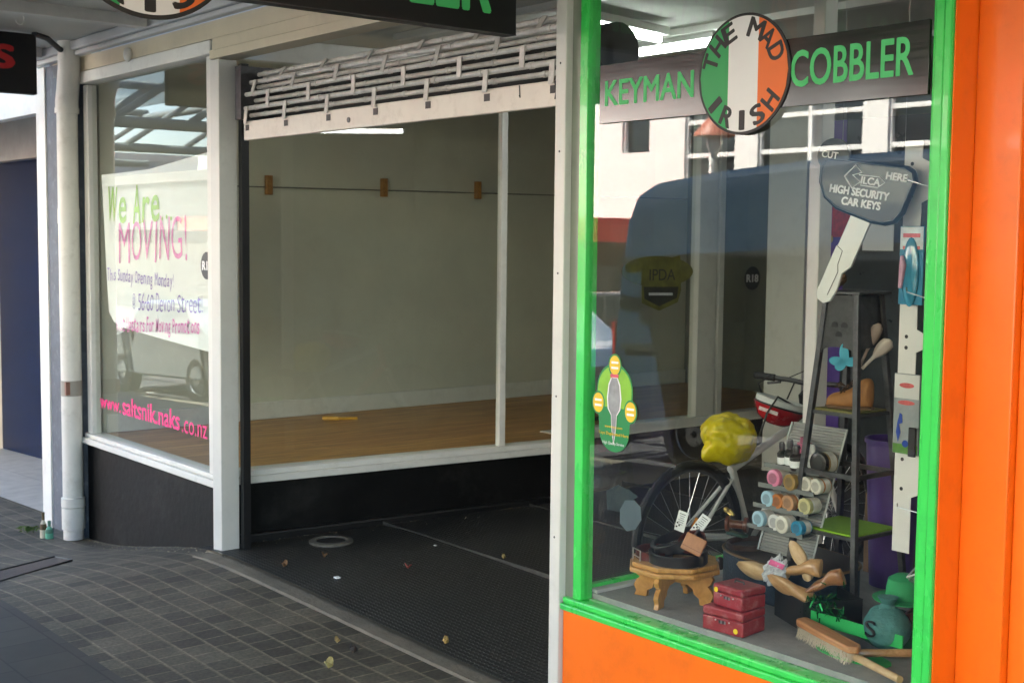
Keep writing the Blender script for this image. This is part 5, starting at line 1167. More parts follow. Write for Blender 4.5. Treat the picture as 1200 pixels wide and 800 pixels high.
def horn(px, py, Y, L, tilt, col, label, w=.019):
    base = oy(px, py, Y); t = thing('shoe_horn', label, 'shoe horn', base, tilt, 'shoe horns standing in the boot ornament')
    bm = bmesh.new(); rows_ = []
    for i in range(13):
        t_ = i / 12; ww = w * (0.22 if t_ < .4 else 0.22 + .78 * math.sin(math.pi * .5 * min(1, (t_ - .4) / .35)) if t_ < .85 else math.sqrt(max(0.02, 1 - ((t_ - .85) / .155) ** 2)))
        rows_.append([bm.verts.new((ww * s, .30 * ww * s * s - .02 * t_ * t_, L * t_)) for s in (-1, -.5, 0, .5, 1)])
    for A, B in zip(rows_, rows_[1:]):
        for k in range(4): bm.faces.new([A[k], A[k + 1], B[k + 1], B[k]])
    mb = MB(); mb.bm.free(); mb.bm = bm; o = mb.build('horn_blade', mat('horn %s' % (col,), col, .3, var=.08, coat=.3), t, world=False); so = o.modifiers.new('s', 'SOLIDIFY'); so.thickness = .002
horn(1003, 425, .66, .150, (R(0), R(4), R(35)), (0.03, 0.20, 0.11), 'dark green shoe horn standing upright in the boot ornament')
horn(1008, 428, .66, .155, (R(0), R(22), R(38)), (0.34, 0.26, 0.22), 'brown grey shoe horn leaning right in the boot ornament')
horn(1010, 432, .65, .135, (R(0), R(42), R(38)), (0.50, 0.44, 0.38), 'pale grey shoe horn leaning furthest right in the boot ornament', w=.022)
BL = mat('sky blue plastic', (0.04, 0.36, 0.50), .35, var=.1)
BF = thing('butterfly_tag', 'sky blue plastic flower shaped ornament in front of the boot', 'ornament', oy(990, 425, .60), (0, 0, R(38)))
mb = MB()
for a_, l_ in ((95, .062), (170, .05), (10, .045), (215, .035)):
    M = Matrix.Rotation(R(90), 4, 'X') @ Matrix.Rotation(R(a_), 4, 'Z') @ Matrix.Translation((l_ * .5, 0, 0)); mb.prism(circ(l_ * .55, 20, 0, 0, .016), M, .004)
mb.build('petals', BL, BF, world=False, bevel=.0015)
# small figurine on the tower
FG = thing('figurine', 'small dark bronze garden gnome figurine sitting on the tower top', 'figurine', (tc.x - .02, tc.y - .04, zt + .010), (0, 0, R(-20)))
vs = [((0, 0, .022), .015), ((0, .002, .045), .016), ((0, .0, .058), .007), ((0, -.003, .070), .012), ((0, -.003, .078), .009),
      ((-.010, -.020, .020), .008), ((-.011, -.032, .008), .006), ((-.011, -.040, .004), .006), ((.010, -.020, .020), .008), ((.011, -.032, .008), .006), ((.011, -.040, .004), .006),
      ((-.020, -.004, .050), .006), ((-.022, -.016, .038), .005), ((-.010, -.024, .046), .005), ((.020, -.004, .050), .006), ((.022, -.016, .040), .005), ((.010, -.024, .052), .005)]
es = [(0, 1), (1, 2), (2, 3), (3, 4), (0, 5), (5, 6), (6, 7), (0, 8), (8, 9), (9, 10), (1, 11), (11, 12), (12, 13), (1, 14), (14, 15), (15, 16)]
me = bpy.data.meshes.new('figure'); me.from_pydata([v for v, r in vs], es, []); o = bpy.data.objects.new('figure', me); COL.objects.link(o); o.parent = FG
me.materials.append(mat('figurine bronze', (0.10, 0.055, 0.025), .5, var=.4, scale=60))
sk_ = o.modifiers.new('skin', 'SKIN'); me.skin_vertices.new(name='s') if not me.skin_vertices else None
for i, (v, r) in enumerate(vs): me.skin_vertices[0].data[i].radius = (r, r)
me.skin_vertices[0].data[0].use_root = True; o.modifiers.new('sub', 'SUBSURF').render_levels = 2
mb = MB(); mb.lathe([(.017, .076), (.015, .080), (.010, .098), (.004, .118), (0, .121)], Matrix.Rotation(R(-4), 4, 'X'), 14); mb.build('hat', mat('figurine hat', (0.03, 0.06, 0.035), .6), FG, world=False)
mb = MB(); mb.ball((0, -.013, .064), (.008, .006, .010), u=10, v=8); mb.build('beard', mat('figurine beard', (0.25, 0.15, 0.07), .7), FG, world=False)

# giant key sign -------------------------------------------------------------
kc = oy(1015, 222, .34)
KS = thing('key_sign', 'giant navy car key sign with white lettering hanging in the window', 'sign', kc, (0, 0, R(14)))
NAVY = mat('navy key plastic', (0.008, 0.018, 0.035), .35, var=.2, coat=.2)
Mk = frame((0, 0, 0), (1, 0, 0), (0, 0, 1)) @ Matrix.Rotation(R(-9), 4, 'Z')
hd = [(-.150, .085), (.115, .087), (.140, .075), (.150, .045), (.128, -.055), (.108, -.088), (.075, -.100), (.03, -.100), (-.09, -.075), (-.135, -.045), (-.160, .00), (-.165, .05)]
mb = MB(); mb.prism(hd, Mk @ Matrix.Translation((0, 0, -.028)), .028); mb.build('key_head', NAVY, KS, world=False, bevel=.012, seg=4)
mb = MB(); mb.tube([Mk @ V3((x * .93, y * .90, .0015)) for x, y in hd], .0011, 6, closed=True); mb.build('edge_line', mat('edge grey', (.2, .22, .24), .5), KS, world=False)
BLD = mat('silver painted board', (0.56, 0.57, 0.56), .4, metal=.2, var=.05)
Mb_ = frame((0, 0, 0), (1, 0, 0), (0, 0, 1)) @ Matrix.Translation((-.018, -.075, -.022)) @ Matrix.Rotation(R(-23), 4, 'Z')
mb = MB(); mb.prism([(-.030, 0), (.038, 0), (.038, -.16), (.020, -.19), (.026, -.24), (.020, -.285), (.002, -.30), (-.024, -.295), (-.034, -.28), (-.034, -.12), (-.030, -.115)], Mb_, .012); mb.build('key_blade', BLD, KS, world=False, bevel=.002)
mb = MB(); mb.tube([Mb_ @ V3(p) for p in ((-.03, -.118, .0125), (-.008, -.125, .0125), (-.004, -.17, .0125), (.006, -.19, .0125), (.004, -.27, .0125))], .0012, 5); mb.build('blade_groove', mat('groove grey', (.12, .12, .12), .5), KS, world=False)
def kt(s, x, y, w, h, b=0.01): text(s, Mk @ Matrix.Translation((x, y, .001)), w, h, TXT_W, KS, bold=b, world=False)
kt('CUT', -.135, .088, .052, .020, .03); kt('HERE', .088, .050, .064, .021, .04); kt('HIGH SECURITY', -.02, -.012, .19, .023, .05); kt('CAR KEYS', -.008, -.044, .125, .023, .05)
mb = MB(); mb.tube([Mk @ V3(p) for p in ((-.075, .030, .0012), (-.045, .068, .0012), (-.022, .048, .0012), (-.05, .037, .0012), (-.022, .020, .0012), (-.045, -.002, .0012), (-.075, .030, .0012))], .0028, 6); mb.tube([Mk @ V3(p) for p in ((-.03, .040, .0012), (.035, .043, .0012), (.055, .028, .0012), (.035, .010, .0012), (-.02, .010, .0012))], .0018, 6); mb.build('emblem', TXT_W, KS, world=False)
kt('ILCA', .010, .026, .060, .021, .04)
mb = MB(); mb.lathe([(0, 0), (.052, 0), (.052, .016), (0, .016)], Mk @ Matrix.Translation((-.125, .088, -.0165)), 32); mb.build('key_ring_lug', NAVY, KS, world=False)
for x in (-.10, .10):
    mb = MB(); mb.tube([Mk @ V3((x, .085, -.014)), Mk @ V3((x, .085, -.014)) + V3((0, 0, .9))], .0006, 4); mb.build('hanging_line', mat('nylon line', (.4, .4, .4), .3), KS, world=False)

# perforated strip with hanging packets -----------------------------------------
PS = thing('perforated_strip', 'white perforated steel hanging strip at the right edge of the window', 'hanging strip', (1.17, .45, .5))
STRW = mat('white powder coat', (.66, .66, .64), .5, var=.04)
def yy(py, px=1072, Y=.45): return oy(px, py, Y).z
ps = oy(1071, 300, .45).x
half = (oy(1086, 300, .45).x - oy(1056, 300, .45).x) / 2; hn = half * .42
pts = []
for a_, b_ in ((184, 238), (388, 414), (530, 585)):
    pts.append((yy(a_), yy(b_)))
mb = MB()
segs = [(yy(165), yy(186), hn), (yy(186), yy(238), half), (yy(238), yy(386), hn), (yy(386), yy(413), half), (yy(413), yy(528), hn), (yy(528), yy(584), half), (yy(584), yy(650), hn)]
poly_r = []; 
for z0, z1, w in segs: poly_r += [(w, z0 - .0), (w, z1 + .012 if w == half else z1)]
poly_r = []
for z0, z1, w in segs:
    if w == half: poly_r += [(hn, z0), (half, z0 - .012), (half, z1 + .012), (hn, z1)]
    else: poly_r += [(hn, z0), (hn, z1)]
cl = []
for p in poly_r:
    if not cl or abs(cl[-1][0] - p[0]) + abs(cl[-1][1] - p[1]) > 1e-5: cl.append(p)
poly = cl + [(-half * .95, y) for x, y in reversed(cl) if True][:1] + [(-half * .95, cl[0][1])]
mb.prism(poly, FY(ps, .452, 0), .003); mb.build('strip_plate', STRW, PS, smooth=False)
for py in (192, 205, 230, 395, 408, 540, 575):
    for sx in (-.35,):
        q = V3((ps + sx * half, .4488, yy(py))); mb = MB(); mb.lathe([(0, 0), (.006, 0), (.006, .0006), (0, .0006)], fromto(q, q + V3((0, -1, 0))), 14); mb.build('hole', TXT_K, PS)
def wirehook(px0, py0, px1, py1, label):
    a_, b_ = oy(px0, py0, .10), oy(px1, py1, .05)
    mb = MB(); mb.tube([a_ + V3((0, -.004, .012)), a_, a_.lerp(b_, .5), b_], .0018, 6); tag(mb.build('wire_hook', STEEL), label, 'hook', 'wire hooks on the window frame')
wirehook(1064, 211, 1099, 222, 'wire hook by the right edge of the key head'); wirehook(1063, 342, 1096, 353, 'wire hook in front of the blue packet'); wirehook(1052, 594, 1092, 605, 'lowest wire hook above the tilted tray')
PKT = thing('blister_packet', 'blue insole packet with clear front hanging on the strip', 'packet', oy(1068, 357, .42))
z1, z0 = yy(265, 1069, .42), yy(357, 1069, .42); xa, xb = oy(1055, 310, .42).x, oy(1083, 310, .42).x
mb = MB(); mb.box((xa, .415, z0), (xb, .421, z1)); mb.build('backing_card', mat('blue card', (.015, .20, .34), .35, var=.1), PKT, bevel=.001)
mb = MB(); mb.box((xa + .002, .4135, z1 - .07), (xb - .002, .4149, z1 - .002)); mb.build('header', mat('pale header', (.55, .62, .64), .4, var=.2, scale=40), PKT)
mb = MB(); mb.ball(((xa + xb) / 2, .412, (z0 + z1) / 2 - .02), ((xb - xa) * .36, .010, .105), u=18, v=12); mb.build('clear_bubble', mat('blue bubble', (.05, .26, .40), .12, var=.1, coat=.6), PKT)
mb = MB(); mb.tube([(xa + .015, .4005, z0 + .05), (xa + .024, .399, z0 + .12), (xa + .018, .401, z1 - .09)], [.006, .011, .005], 8); mb.build('pink_picture', mat('pinkish print', (.52, .30, .42), .4, var=.3, scale=30), PKT)
for k, h in ((.022, .012), (.060, .010)):
    mb = MB(); mb.box((xa + .012, .4125, z1 - k - h), (xb - .012, .4134, z1 - k)); mb.build('red_print', mat('red print', (.55, .10, .10), .4, var=.3, scale=60), PKT)
PK2 = thing('blister_packet', 'grey green insole packet with blue figure hanging lower on the strip', 'packet', oy(1062, 560, .42))
z1, z0 = yy(438, 1064, .42), yy(532, 1064, .42); xa, xb = oy(1048, 490, .42).x, oy(1078, 490, .42).x
mb = MB(); mb.box((xa, .415, z0), (xb, .421, z1)); mb.build('backing_card', mat('silver card', (.26, .29, .30), .35, var=.15, scale=20), PK2)
mb = MB(); mb.box((xa + .002, .4135, z1 - .075), (xb - .002, .4149, z1 - .002)); mb.build('header', mat('white header', (.58, .60, .58), .4), PK2)
mb = MB(); mb.box((xa + .002, .4135, z0 + .001), (xb - .002, .4149, z0 + .03)); mb.build('green_foot', mat('green foot', (.08, .22, .03), .4, var=.3, scale=30), PK2)
mb = MB(); mb.prism(circ(.026, 20, 0, 0, .008), FY((xa + xb) / 2, .4134, z1 - .035), .0006); mb.prism(circ(.030, 20, 0, 0, .007), FY((xa + xb) / 2, .4134, z1 - .088), .0006); mb.build('red_print', mat('red print', (.55, .10, .10), .4), PK2)
mb = MB(); mb.prism([(0, 0), (.008, .03), (.002, .055), (.014, .06), (.012, .085), (.004, .09), (-.004, .06), (-.008, .03)], FY(xa + .02, .4134, z0 + .035), .0006); mb.prism(circ(.011, 18, .036, .012), FY(xa + .01, .4134, z0 + .02), .0006); mb.build('blue_figure', mat('blue print', (.01, .05, .32), .4), PK2)
mb = MB(); mb.box((xb - .030, .405, z0 - .005), (xb - .004, .4133, z0 + .085)); mb.build('black_clip', BLACK, PK2, bevel=.003)

# wooden tray, clear tray ---------------------------------------------------------
WB = thing('wooden_tray', 'reddish brown wooden tray tilted against the right side of the window', 'tray', (1.30, .55, ZF + .11), (R(8), R(-22), R(12)))
RBW = wood('mahogany', (0.075, 0.022, 0.012), (0.14, 0.045, 0.022), .35, coat=.3)
mb = MB(); w, d, h = .15, .13, .075
mb.box((-w, -d, 0), (w, d, .008)); mb.box((-w, -d, .0081), (w, -d + .012, h)); mb.box((-w, d - .012, .0081), (w, d, h)); mb.box((-w, -d + .0121, .0081), (-w + .012, d - .0121, h)); mb.box((w - .012, -d + .0121, .0081), (w, d - .0121, h)); mb.build('tray_body', RBW, WB, world=False, bevel=.002)
CTR = thing('clear_tray', 'clear plastic tray of small parts resting on the wooden tray', 'tray', (1.25, .52, ZF + .235), (R(10), R(-28), R(12)))
mb = MB(); w, d, h = .10, .085, .05; CP = glass('clear plastic', (.85, .88, .88), 1.6, .12)
mb.box((-w, -d, 0), (w, d, .003)); mb.box((-w, -d, .0031), (w, -d + .003, h)); mb.box((-w, d - .003, .0031), (w, d, h)); mb.box((-w, -d + .0031, .0031), (-w + .003, d - .0031, h)); mb.box((w - .003, -d + .0031, .0031), (w, d - .0031, h)); mb.build('tray_shell', CP, CTR, world=False)
mb = MB(); mb.tube([(-w, -d, h), (w, -d, h), (w, d, h), (-w, d, h)], .003, 6, closed=True); mb.build('tray_rim', mat('frosted rim', (.62, .64, .64), .3), CTR, world=False)
for i in range(9):
    mb = MB(); x, y = random.uniform(-.07, .07), random.uniform(-.06, .06); mb.tube([(x, y, .012), (x + random.uniform(-.03, .03), y + .02, .022)], .008, 8); mb.build('small_part', [STEEL, LEB, PAPER, LAST][i % 4], CTR, world=False)
p = oy(1085, 650, .40); last((1.30, .42, ZF + .22), (R(-70), R(5), R(15)), .2, LASTP, 'pale wooden shoe stretcher lying on the clear tray')
mb = MB(); mb.box((-.05, -.003, 0), (.05, .003, .03)); o = mb.build('yellow_card', mat('yellow card', (.65, .38, .03), .5)); o.location = (1.275, .40, .725); o.rotation_euler = (0, R(-28), R(12)); props(o, 'yellow card standing in the clear tray by the lowest hook', 'card')
mb = MB(); c = V3((1.09, .78, ZF + .06)); mb.ball(c, (.045, .045, .06), bumpf=.3); tag(mb.build('dark_bundle', mat('dark bundle', (.03, .03, .035), .7, var=.4)), 'dark bundle on the felt left of the wooden tray', 'bundle')
mb = MB(); mb.ball(c + V3((0, 0, .085)), (.022, .018, .018), bumpf=.3); tag(mb.build('orange_bobbin', mat('orange thread', (.5, .12, .01), .7)), 'orange thread bobbin on top of the dark bundle', 'bobbin')
mb = MB(); mb.ball((1.14, .60, ZF + .02), (.06, .05, .022), bumpf=.2); tag(mb.build('dark_pouch', mat('grey pouch', (.05, .055, .06), .7)), 'flat grey pouch lying on the felt below the dark bundle', 'pouch')
mb = MB(); p = oy(1046, 485, .98); 
PBN = thing('plastic_bin', 'translucent purple plastic bin behind the display strip', 'bin', (p.x, 1.0, ZF))
mb.lathe([(.0, 0), (.075, 0), (.10, .52), (.106, .52), (.106, .535), (.095, .535), (.07, .01), (0, .01)], Matrix.Translation((p.x, 1.0, ZF)), 28); mb.build('bin_shell', mat('purple plastic', (.085, .045, .22), .35, var=.15, coat=.2), PBN)
for (x, y, w, h, c, lb) in ((.62, 1.15, .20, .30, (.16, .09, .04), 'brown cardboard carton behind the tower foot'), (1.20, 1.12, .22, .42, (.05, .05, .055), 'dark grey carton standing behind the wooden tray')):
    t = thing('carton', lb, 'carton', (x, y, ZF)); mb = MB(); mb.box((x - w / 2, y - .07, ZF), (x + w / 2, y + .07, ZF + h)); mb.build('carton_body', mat('carton %s' % lb[:4], c, .7, var=.2), t, bevel=.002)
    mb = MB(); mb.box((x - .02, y - .0712, ZF + .01), (x + .02, y - .0703, ZF + h - .004)); mb.build('tape', mat('pack tape', (.3, .22, .12), .3), t)

# ================================================================== BICYCLE parked in the entry
bx = -.40; zg = ent_z(bx, 1.5) + .017
BY = thing('bicycle', 'white and red bicycle with bagged saddle parked in the shop entry', 'bicycle', (bx, 1.45, zg))
WR = mat('bike white', (.66, .66, .65), .3, var=.05, coat=.4); RR = mat('bike red', (.50, .015, .02), .3, coat=.4)
def wheel(y, Rr=.315):
    c = V3((bx, y, zg + Rr + .018)); M = fromto(c, c + V3((1, 0, 0)))
    w = MB(); w.tube([M @ V3((Rr * math.cos(2 * math.pi * k / 48), Rr * math.sin(2 * math.pi * k / 48), 0)) for k in range(48)], .021, 10, closed=True); wo = w.build('wheel', RUBBER, BY)
    w = MB(); w.tube([M @ V3(((Rr - .022) * math.cos(2 * math.pi * k / 48), (Rr - .022) * math.sin(2 * math.pi * k / 48), 0)) for k in range(48)], .010, 8, closed=True); w.build('rim', DSTEEL, wo)
    w = MB()
    for k in range(28):
        a_ = 2 * math.pi * k / 28; s = .025 if k % 2 else -.025; w.tube([M @ V3((.02 * math.cos(a_ + .9), .02 * math.sin(a_ + .9), s)), M @ V3(((Rr - .03) * math.cos(a_), (Rr - .03) * math.sin(a_), 0))], .0013, 4)
    w.build('spokes', STEEL, wo)
    w = MB(); w.tube([M @ V3((0, 0, -.04)), M @ V3((0, 0, .04))], .018, 12); w.build('hub', DSTEEL, wo)
    # knobbly tread
    return c
rw = wheel(1.10); fw = wheel(2.08)
bb = V3((bx, 1.50, zg + .28)); st_ = V3((bx, 1.36, zg + .64)); hd_t = V3((bx, 1.86, zg + .82)); hd_b = V3((bx, 1.92, zg + .66))
mb = MB()
for a_, b_, r1 in ((bb, st_, .017), (st_ - V3((0, 0, .04)), hd_t - V3((0, 0, .03)), .019), (bb, hd_b, .024)): mb.tube([a_, b_], r1, 12)
for s in (-1, 1):
    mb.tube([st_ + V3((s * .012, 0, -.08)), rw + V3((s * .05, 0, 0))], .009, 8); mb.tube([bb + V3((s * .02, 0, 0)), rw + V3((s * .05, 0, 0))], .010, 8)
mb.build('frame', WR, BY)
mb = MB(); mb.tube([hd_b + V3((0, .0, -.02)), hd_t], .025, 12); mb.tube([bb.lerp(hd_b, .45), bb.lerp(hd_b, .95)], .0255, 12); mb.build('head_tube', RR, BY)
mb = MB()
for s in (-1, 1): mb.tube([hd_b + V3((s * .05, .01, -.03)), fw + V3((s * .05, 0, 0))], .014, 10)
mb.tube([hd_b + V3((-.05, .01, -.03)), hd_b + V3((.05, .01, -.03))], .016, 10); mb.build('fork', WR, BY)
mb = MB(); mb.tube([hd_t, hd_t + V3((0, -.02, .08)), hd_t + V3((0, .04, .12))], .014, 10); mb.build('stem', BLACK, BY)
hb = hd_t + V3((0, .04, .13))
mb = MB(); mb.tube([hb + V3((-.29, -.05, .02)), hb + V3((-.12, 0, .01)), hb, hb + V3((.12, 0, .01)), hb + V3((.29, -.05, .02))], .012, 10); mb.build('handlebar', BLACK, BY)
for s in (-1, 1):
    mb = MB(); mb.tube([hb + V3((s * .29, -.05, .02)), hb + V3((s * .19, -.025, .015))], .017, 10); mb.build('grip', RUBBER, BY)
    mb = MB(); mb.tube([hb + V3((s * .17, -.02, .01)), hb + V3((s * .20, .03, -.01)), hb + V3((s * .27, .02, -.02))], .006, 6); mb.build('brake_lever', DSTEEL, BY)
mb = MB(); mb.tube([hb + V3((.18, .02, 0)), hb + V3((.15, .14, .03)), hb + V3((.03, .13, -.10)), hd_t + V3((.02, .03, -.15))], .003, 6); mb.tube([hb + V3((-.18, .02, 0)), hb + V3((-.13, .15, .05)), hb + V3((-.02, .12, -.10)), hd_t + V3((0, .03, -.2))], .003, 6); mb.build('brake_cable', BLACK, BY)
mb = MB(); mb.tube([st_, st_ + V3((0, -.03, .10))], .012, 10); mb.build('seat_post', STEEL, BY)
mb = MB(); mb.ball(st_ + V3((0, -.02, .10)), (.05, .075, .022)); mb.build('saddle', BLACK, BY)
mb = MB(); M = fromto(bb + V3((.05, 0, 0)), bb + V3((.06, 0, 0))); mb.lathe([(.06, 0), (.085, 0), (.085, .005), (.06, .005)], M, 28); mb.tube([bb + V3((.06, 0, 0)), bb + V3((.07, .12, -.11))], .009, 8); mb.tube([bb + V3((-.06, 0, 0)), bb + V3((-.07, -.12, .11))], .009, 8); mb.build('crank', DSTEEL, BY)
for s, d in ((1, V3((.11, .12, -.11))), (-1, V3((-.11, -.12, .11)))):
    mb = MB(); q = bb + d; mb.box(q + V3((-.04, -.035, -.008)), q + V3((.04, .035, .008))); mb.build('pedal', BLACK, BY, bevel=.003)
# yellow bag over the saddle
bagc = oy(855, 512, 1.36)
bagc = V3((bx + .005, bagc.y, bagc.z)); bagc = ox(855, 511, bx)
YB = thing('plastic_bag', 'crumpled yellow plastic bag tied over the bicycle saddle', 'bag', bagc + V3((0, 0, -.12)))
YEM = mat('yellow plastic film', (.70, .56, .01), .35, var=.15, scale=9, bump=1.0, bscale=11)
bm = bmesh.new(); bmesh.ops.create_icosphere(bm, subdivisions=5, radius=1.0)
for v in bm.verts:
    p = v.co.copy(); f = 1 + .15 * noise.fractal(p * 1.3 + V3((3, 1, 2)), 1, 2, 3) + .038 * noise.ridged_multi_fractal(p * 2.9 + V3((0, 0, 5)), .9, 2.1, 5, 1, 2) - .05; f += .35 * math.exp(-((p - V3((-.25, -.8, -.55))).length / .30) ** 2)
    p *= f; p.z *= (.95 if p.z > 0 else 1.1); 
    v.co = V3((bagc.x + p.x * .115, bagc.y + p.y * .130, bagc.z + p.z * .112))
mb = MB(); mb.bm.free(); mb.bm = bm; mb.build('bag_film', YEM, YB, angle=180)
# helmet hung on the handlebar, upside down
hc = ox(909, 476, bx + .06)
HE = thing('bike_helmet', 'white lined red cycle helmet hanging upside down from the handlebar', 'helmet', hc + V3((0, 0, -.07)), (R(-8), R(14), R(20)))
def shell(k, zt_):
    prof = [(0, -.085 * k), (.045 * k, -.080 * k), (.085 * k, -.055 * k), (.108 * k, -.018 * k), (.116 * k, zt_)]
    return prof
S_ = Matrix.Diagonal((1, 1.28, 1, 1)) @ Matrix.Translation((0, 0, .07))
mb = MB(); mb.lathe(shell(1.0, .0), S_, 32); mb.build('outer_shell', mat('helmet red', (.50, .012, .02), .25, var=.05, coat=.4), HE, world=False)
mb = MB(); mb.lathe([(.117, .0), (.118, .008), (.112, .008)], S_, 32); mb.build('black_band', BLACK, HE, world=False)
mb = MB(); mb.lathe([(.1125, .0085), (.113, .032), (.100, .036), (.092, .0), (.07, -.04), (.03, -.058), (0, -.06)], S_, 32); mb.build('foam_liner', mat('helmet white', (.66, .67, .65), .5), HE, world=False)
for a_, w in ((80, .05), (165, .03), (260, .022), (330, .025)):
    M = S_ @ Matrix.Rotation(R(a_), 4, 'Z') @ Matrix.Translation((.094, 0, .004)); mb = MB(); mb.box((-.004, -w, -.014), (.003, w, .014), M); mb.build('pad', BLACK, HE, world=False, bevel=.003)
mb = MB(); mb.tube([(-.10, .02, .09), (-.11, -.05, .14), (-.07, -.06, .20)], .004, 6); mb.tube([(.08, -.07, .10), (.02, -.14, .12), (.0, -.155, .04), (.0, -.16, -.10)], .005, 6); mb.tube([(-.02, .13, .10), (.0, .1, .2)], .004, 6); mb.build('strap', BLACK, HE, world=False)
text('BOOST', frame((0.01, -.145, .052), (1, 0.0, 0), (0, .25, 1)), .085, .017, TXT_W, HE, bold=.02) if False else None
mb = MB(); mb.box((-.045, -.1475, .040), (.045, -.1450, .056)); mb.build('side_print', mat('helmet print', (.62, .5, .5), .4, var=.4, scale=90), HE, world=False)

# glinting lights inside the empty shop are mirror images; the emblem is stuck on the far pane
EM = thing('window_emblem', 'faded yellow and black shield emblem on the far window pane', 'sticker', ox(774, 325, -2.85))
pc = ox(774, 328, -2.85); YF = mat('faded yellow', (.20, .19, .03), .6, var=.3, scale=12); KF = mat('faded black', (.03, .032, .02), .6, var=.4, scale=15)
def onpane(pts): return [(ox(x, y, -2.845).y, ox(x, y, -2.845).z) for x, y in pts]
Me = FX(-2.8445, 0, 0)
mb = MB(); mb.prism(onpane([(728 + 42 + 42 * math.cos(a), 318 + 18 * math.sin(a)) for a in [2 * math.pi * k / 36 for k in range(36)]][::-1]), Me, .0004); mb.build('yellow_oval', YF, EM)
mb = MB(); mb.prism(onpane([(757, 302), (775, 305), (797, 299), (798, 340), (794, 354), (772, 364), (752, 355), (752, 330)][::-1]), Me @ Matrix.Translation((0, 0, .0006)), .0004); mb.build('shield', YF, EM)
mb = MB(); mb.prism(onpane([(754, 336), (795, 336), (793, 349), (772, 359), (755, 350)][::-1]), Me @ Matrix.Translation((0, 0, .0012)), .0004); mb.build('shield_base', KF, EM)
q0, q1 = ox(761, 322, -2.845), ox(791, 322, -2.845)
text('IPDA', FX(-2.8432, (q0.y + q1.y) / 2, q0.z), q1.y - q0.y, .075, KF, EM)
mb = MB(); mb.prism(onpane([(760, 343), (788, 343), (788, 346), (760, 346)][::-1]), Me @ Matrix.Translation((0, 0, .0018)), .0003); mb.build('white_line', TXT_W, EM)

# ================================================================== THE STREET (seen in the panes)
WGL = mat('dark window', (.015, .018, .022), .06, var=.3, scale=.6, spec=.9)
STUC = mat('white stucco', (.80, .79, .76), .7, var=.03, scale=.8)
YB0 = -17.2
FB = thing('building', 'sunlit white commercial building across the street with gridded windows', 'building', (-13, -20, -.6))
solid = [(-21.0, -17.86), (-17.0, -15.95), (-14.55, -13.95), (-11.45, -10.90), (-8.6, -7.9)]
zlo, zhi, zw0, zw1 = -1.4, 9.5, .35, 7.4
mb = MB(); mb.box((-21, -25, zlo), (-7.9, YB0 - .35, zhi)); mb.build('wall', STUC, FB)
mb = MB()
for a_, b_ in solid: mb.box((a_, YB0 - .349, 2.05), (b_, YB0, zhi))
mb.box((-21, YB0 - .348, 7.0), (-7.9, YB0 - .002, zhi - .004)); mb.box((-17.9, YB0 - .347, 2.05), (-16.9, YB0 - .003, 3.50)); mb.box((-17.9, YB0 - .346, 4.85), (-16.9, YB0 - .003, 7.0))
mb.box((-15.96, YB0 - .346, -1.3), (-7.9, YB0 - .004, .4)); mb.build('piers', STUC, FB)
def win(x0, x1, z0, z1, nx, zs):
    mb = MB(); mb.box((x0, YB0 - .34, z0), (x1, YB0 - .16, z1)); w = mb.build('window', WGL, FB, smooth=False)
    mb = MB()
    for k in range(nx + 1):
        x = x0 + (x1 - x0) * k / nx; mb.box((x - .045, YB0 - .158, z0), (x + .045, YB0 - .06, z1))
    for z in zs: mb.box((x0 + .046, YB0 - .157, z - .045), (x1 - .046, YB0 - .07, z + .045))
    mb.build('glazing_bars', mat('white bars', (.78, .78, .76), .5), w)
win(-17.86, -17.0, 3.5, 4.85, 1, ())
gz_ = [.9, 1.6, 2.0, 2.68, 3.36, 4.05, 4.75, 5.45, 6.15, 6.9]
win(-15.95, -14.55, .4, 7.0, 2, gz_); win(-13.95, -11.45, .4, 7.0, 2, gz_); win(-10.90, -8.6, .4, 7.0, 2, gz_)
mb = MB(); mb.box((-9.55, YB0 + .01, 3.55), (-7.95, YB0 + .12, 4.65)); mb.build('red_sign_panel', mat('red fascia', (.62, .03, .025), .5), FB)
mb = MB(); mb.box((-22, YB0, 1.54), (-15.97, YB0 + 2.6, 2.03)); mb.build('red_awning_fascia', mat('red fascia', (.62, .03, .025), .5), FB)
mb = MB(); mb.box((-21, YB0 - .33, -1.3), (-15.97, YB0 - .02, 1.53)); mb.build('shop_front_wall', mat('tan shopfront', (.16, .14, .11), .6, var=.4, scale=1.5), FB)
mb = MB()
for k in range(3): mb.box((-20.7 + k * 1.6, YB0 - .015, -.7), (-19.4 + k * 1.6, YB0 - .005, 1.0))
mb.build('shop_window', WGL, FB)
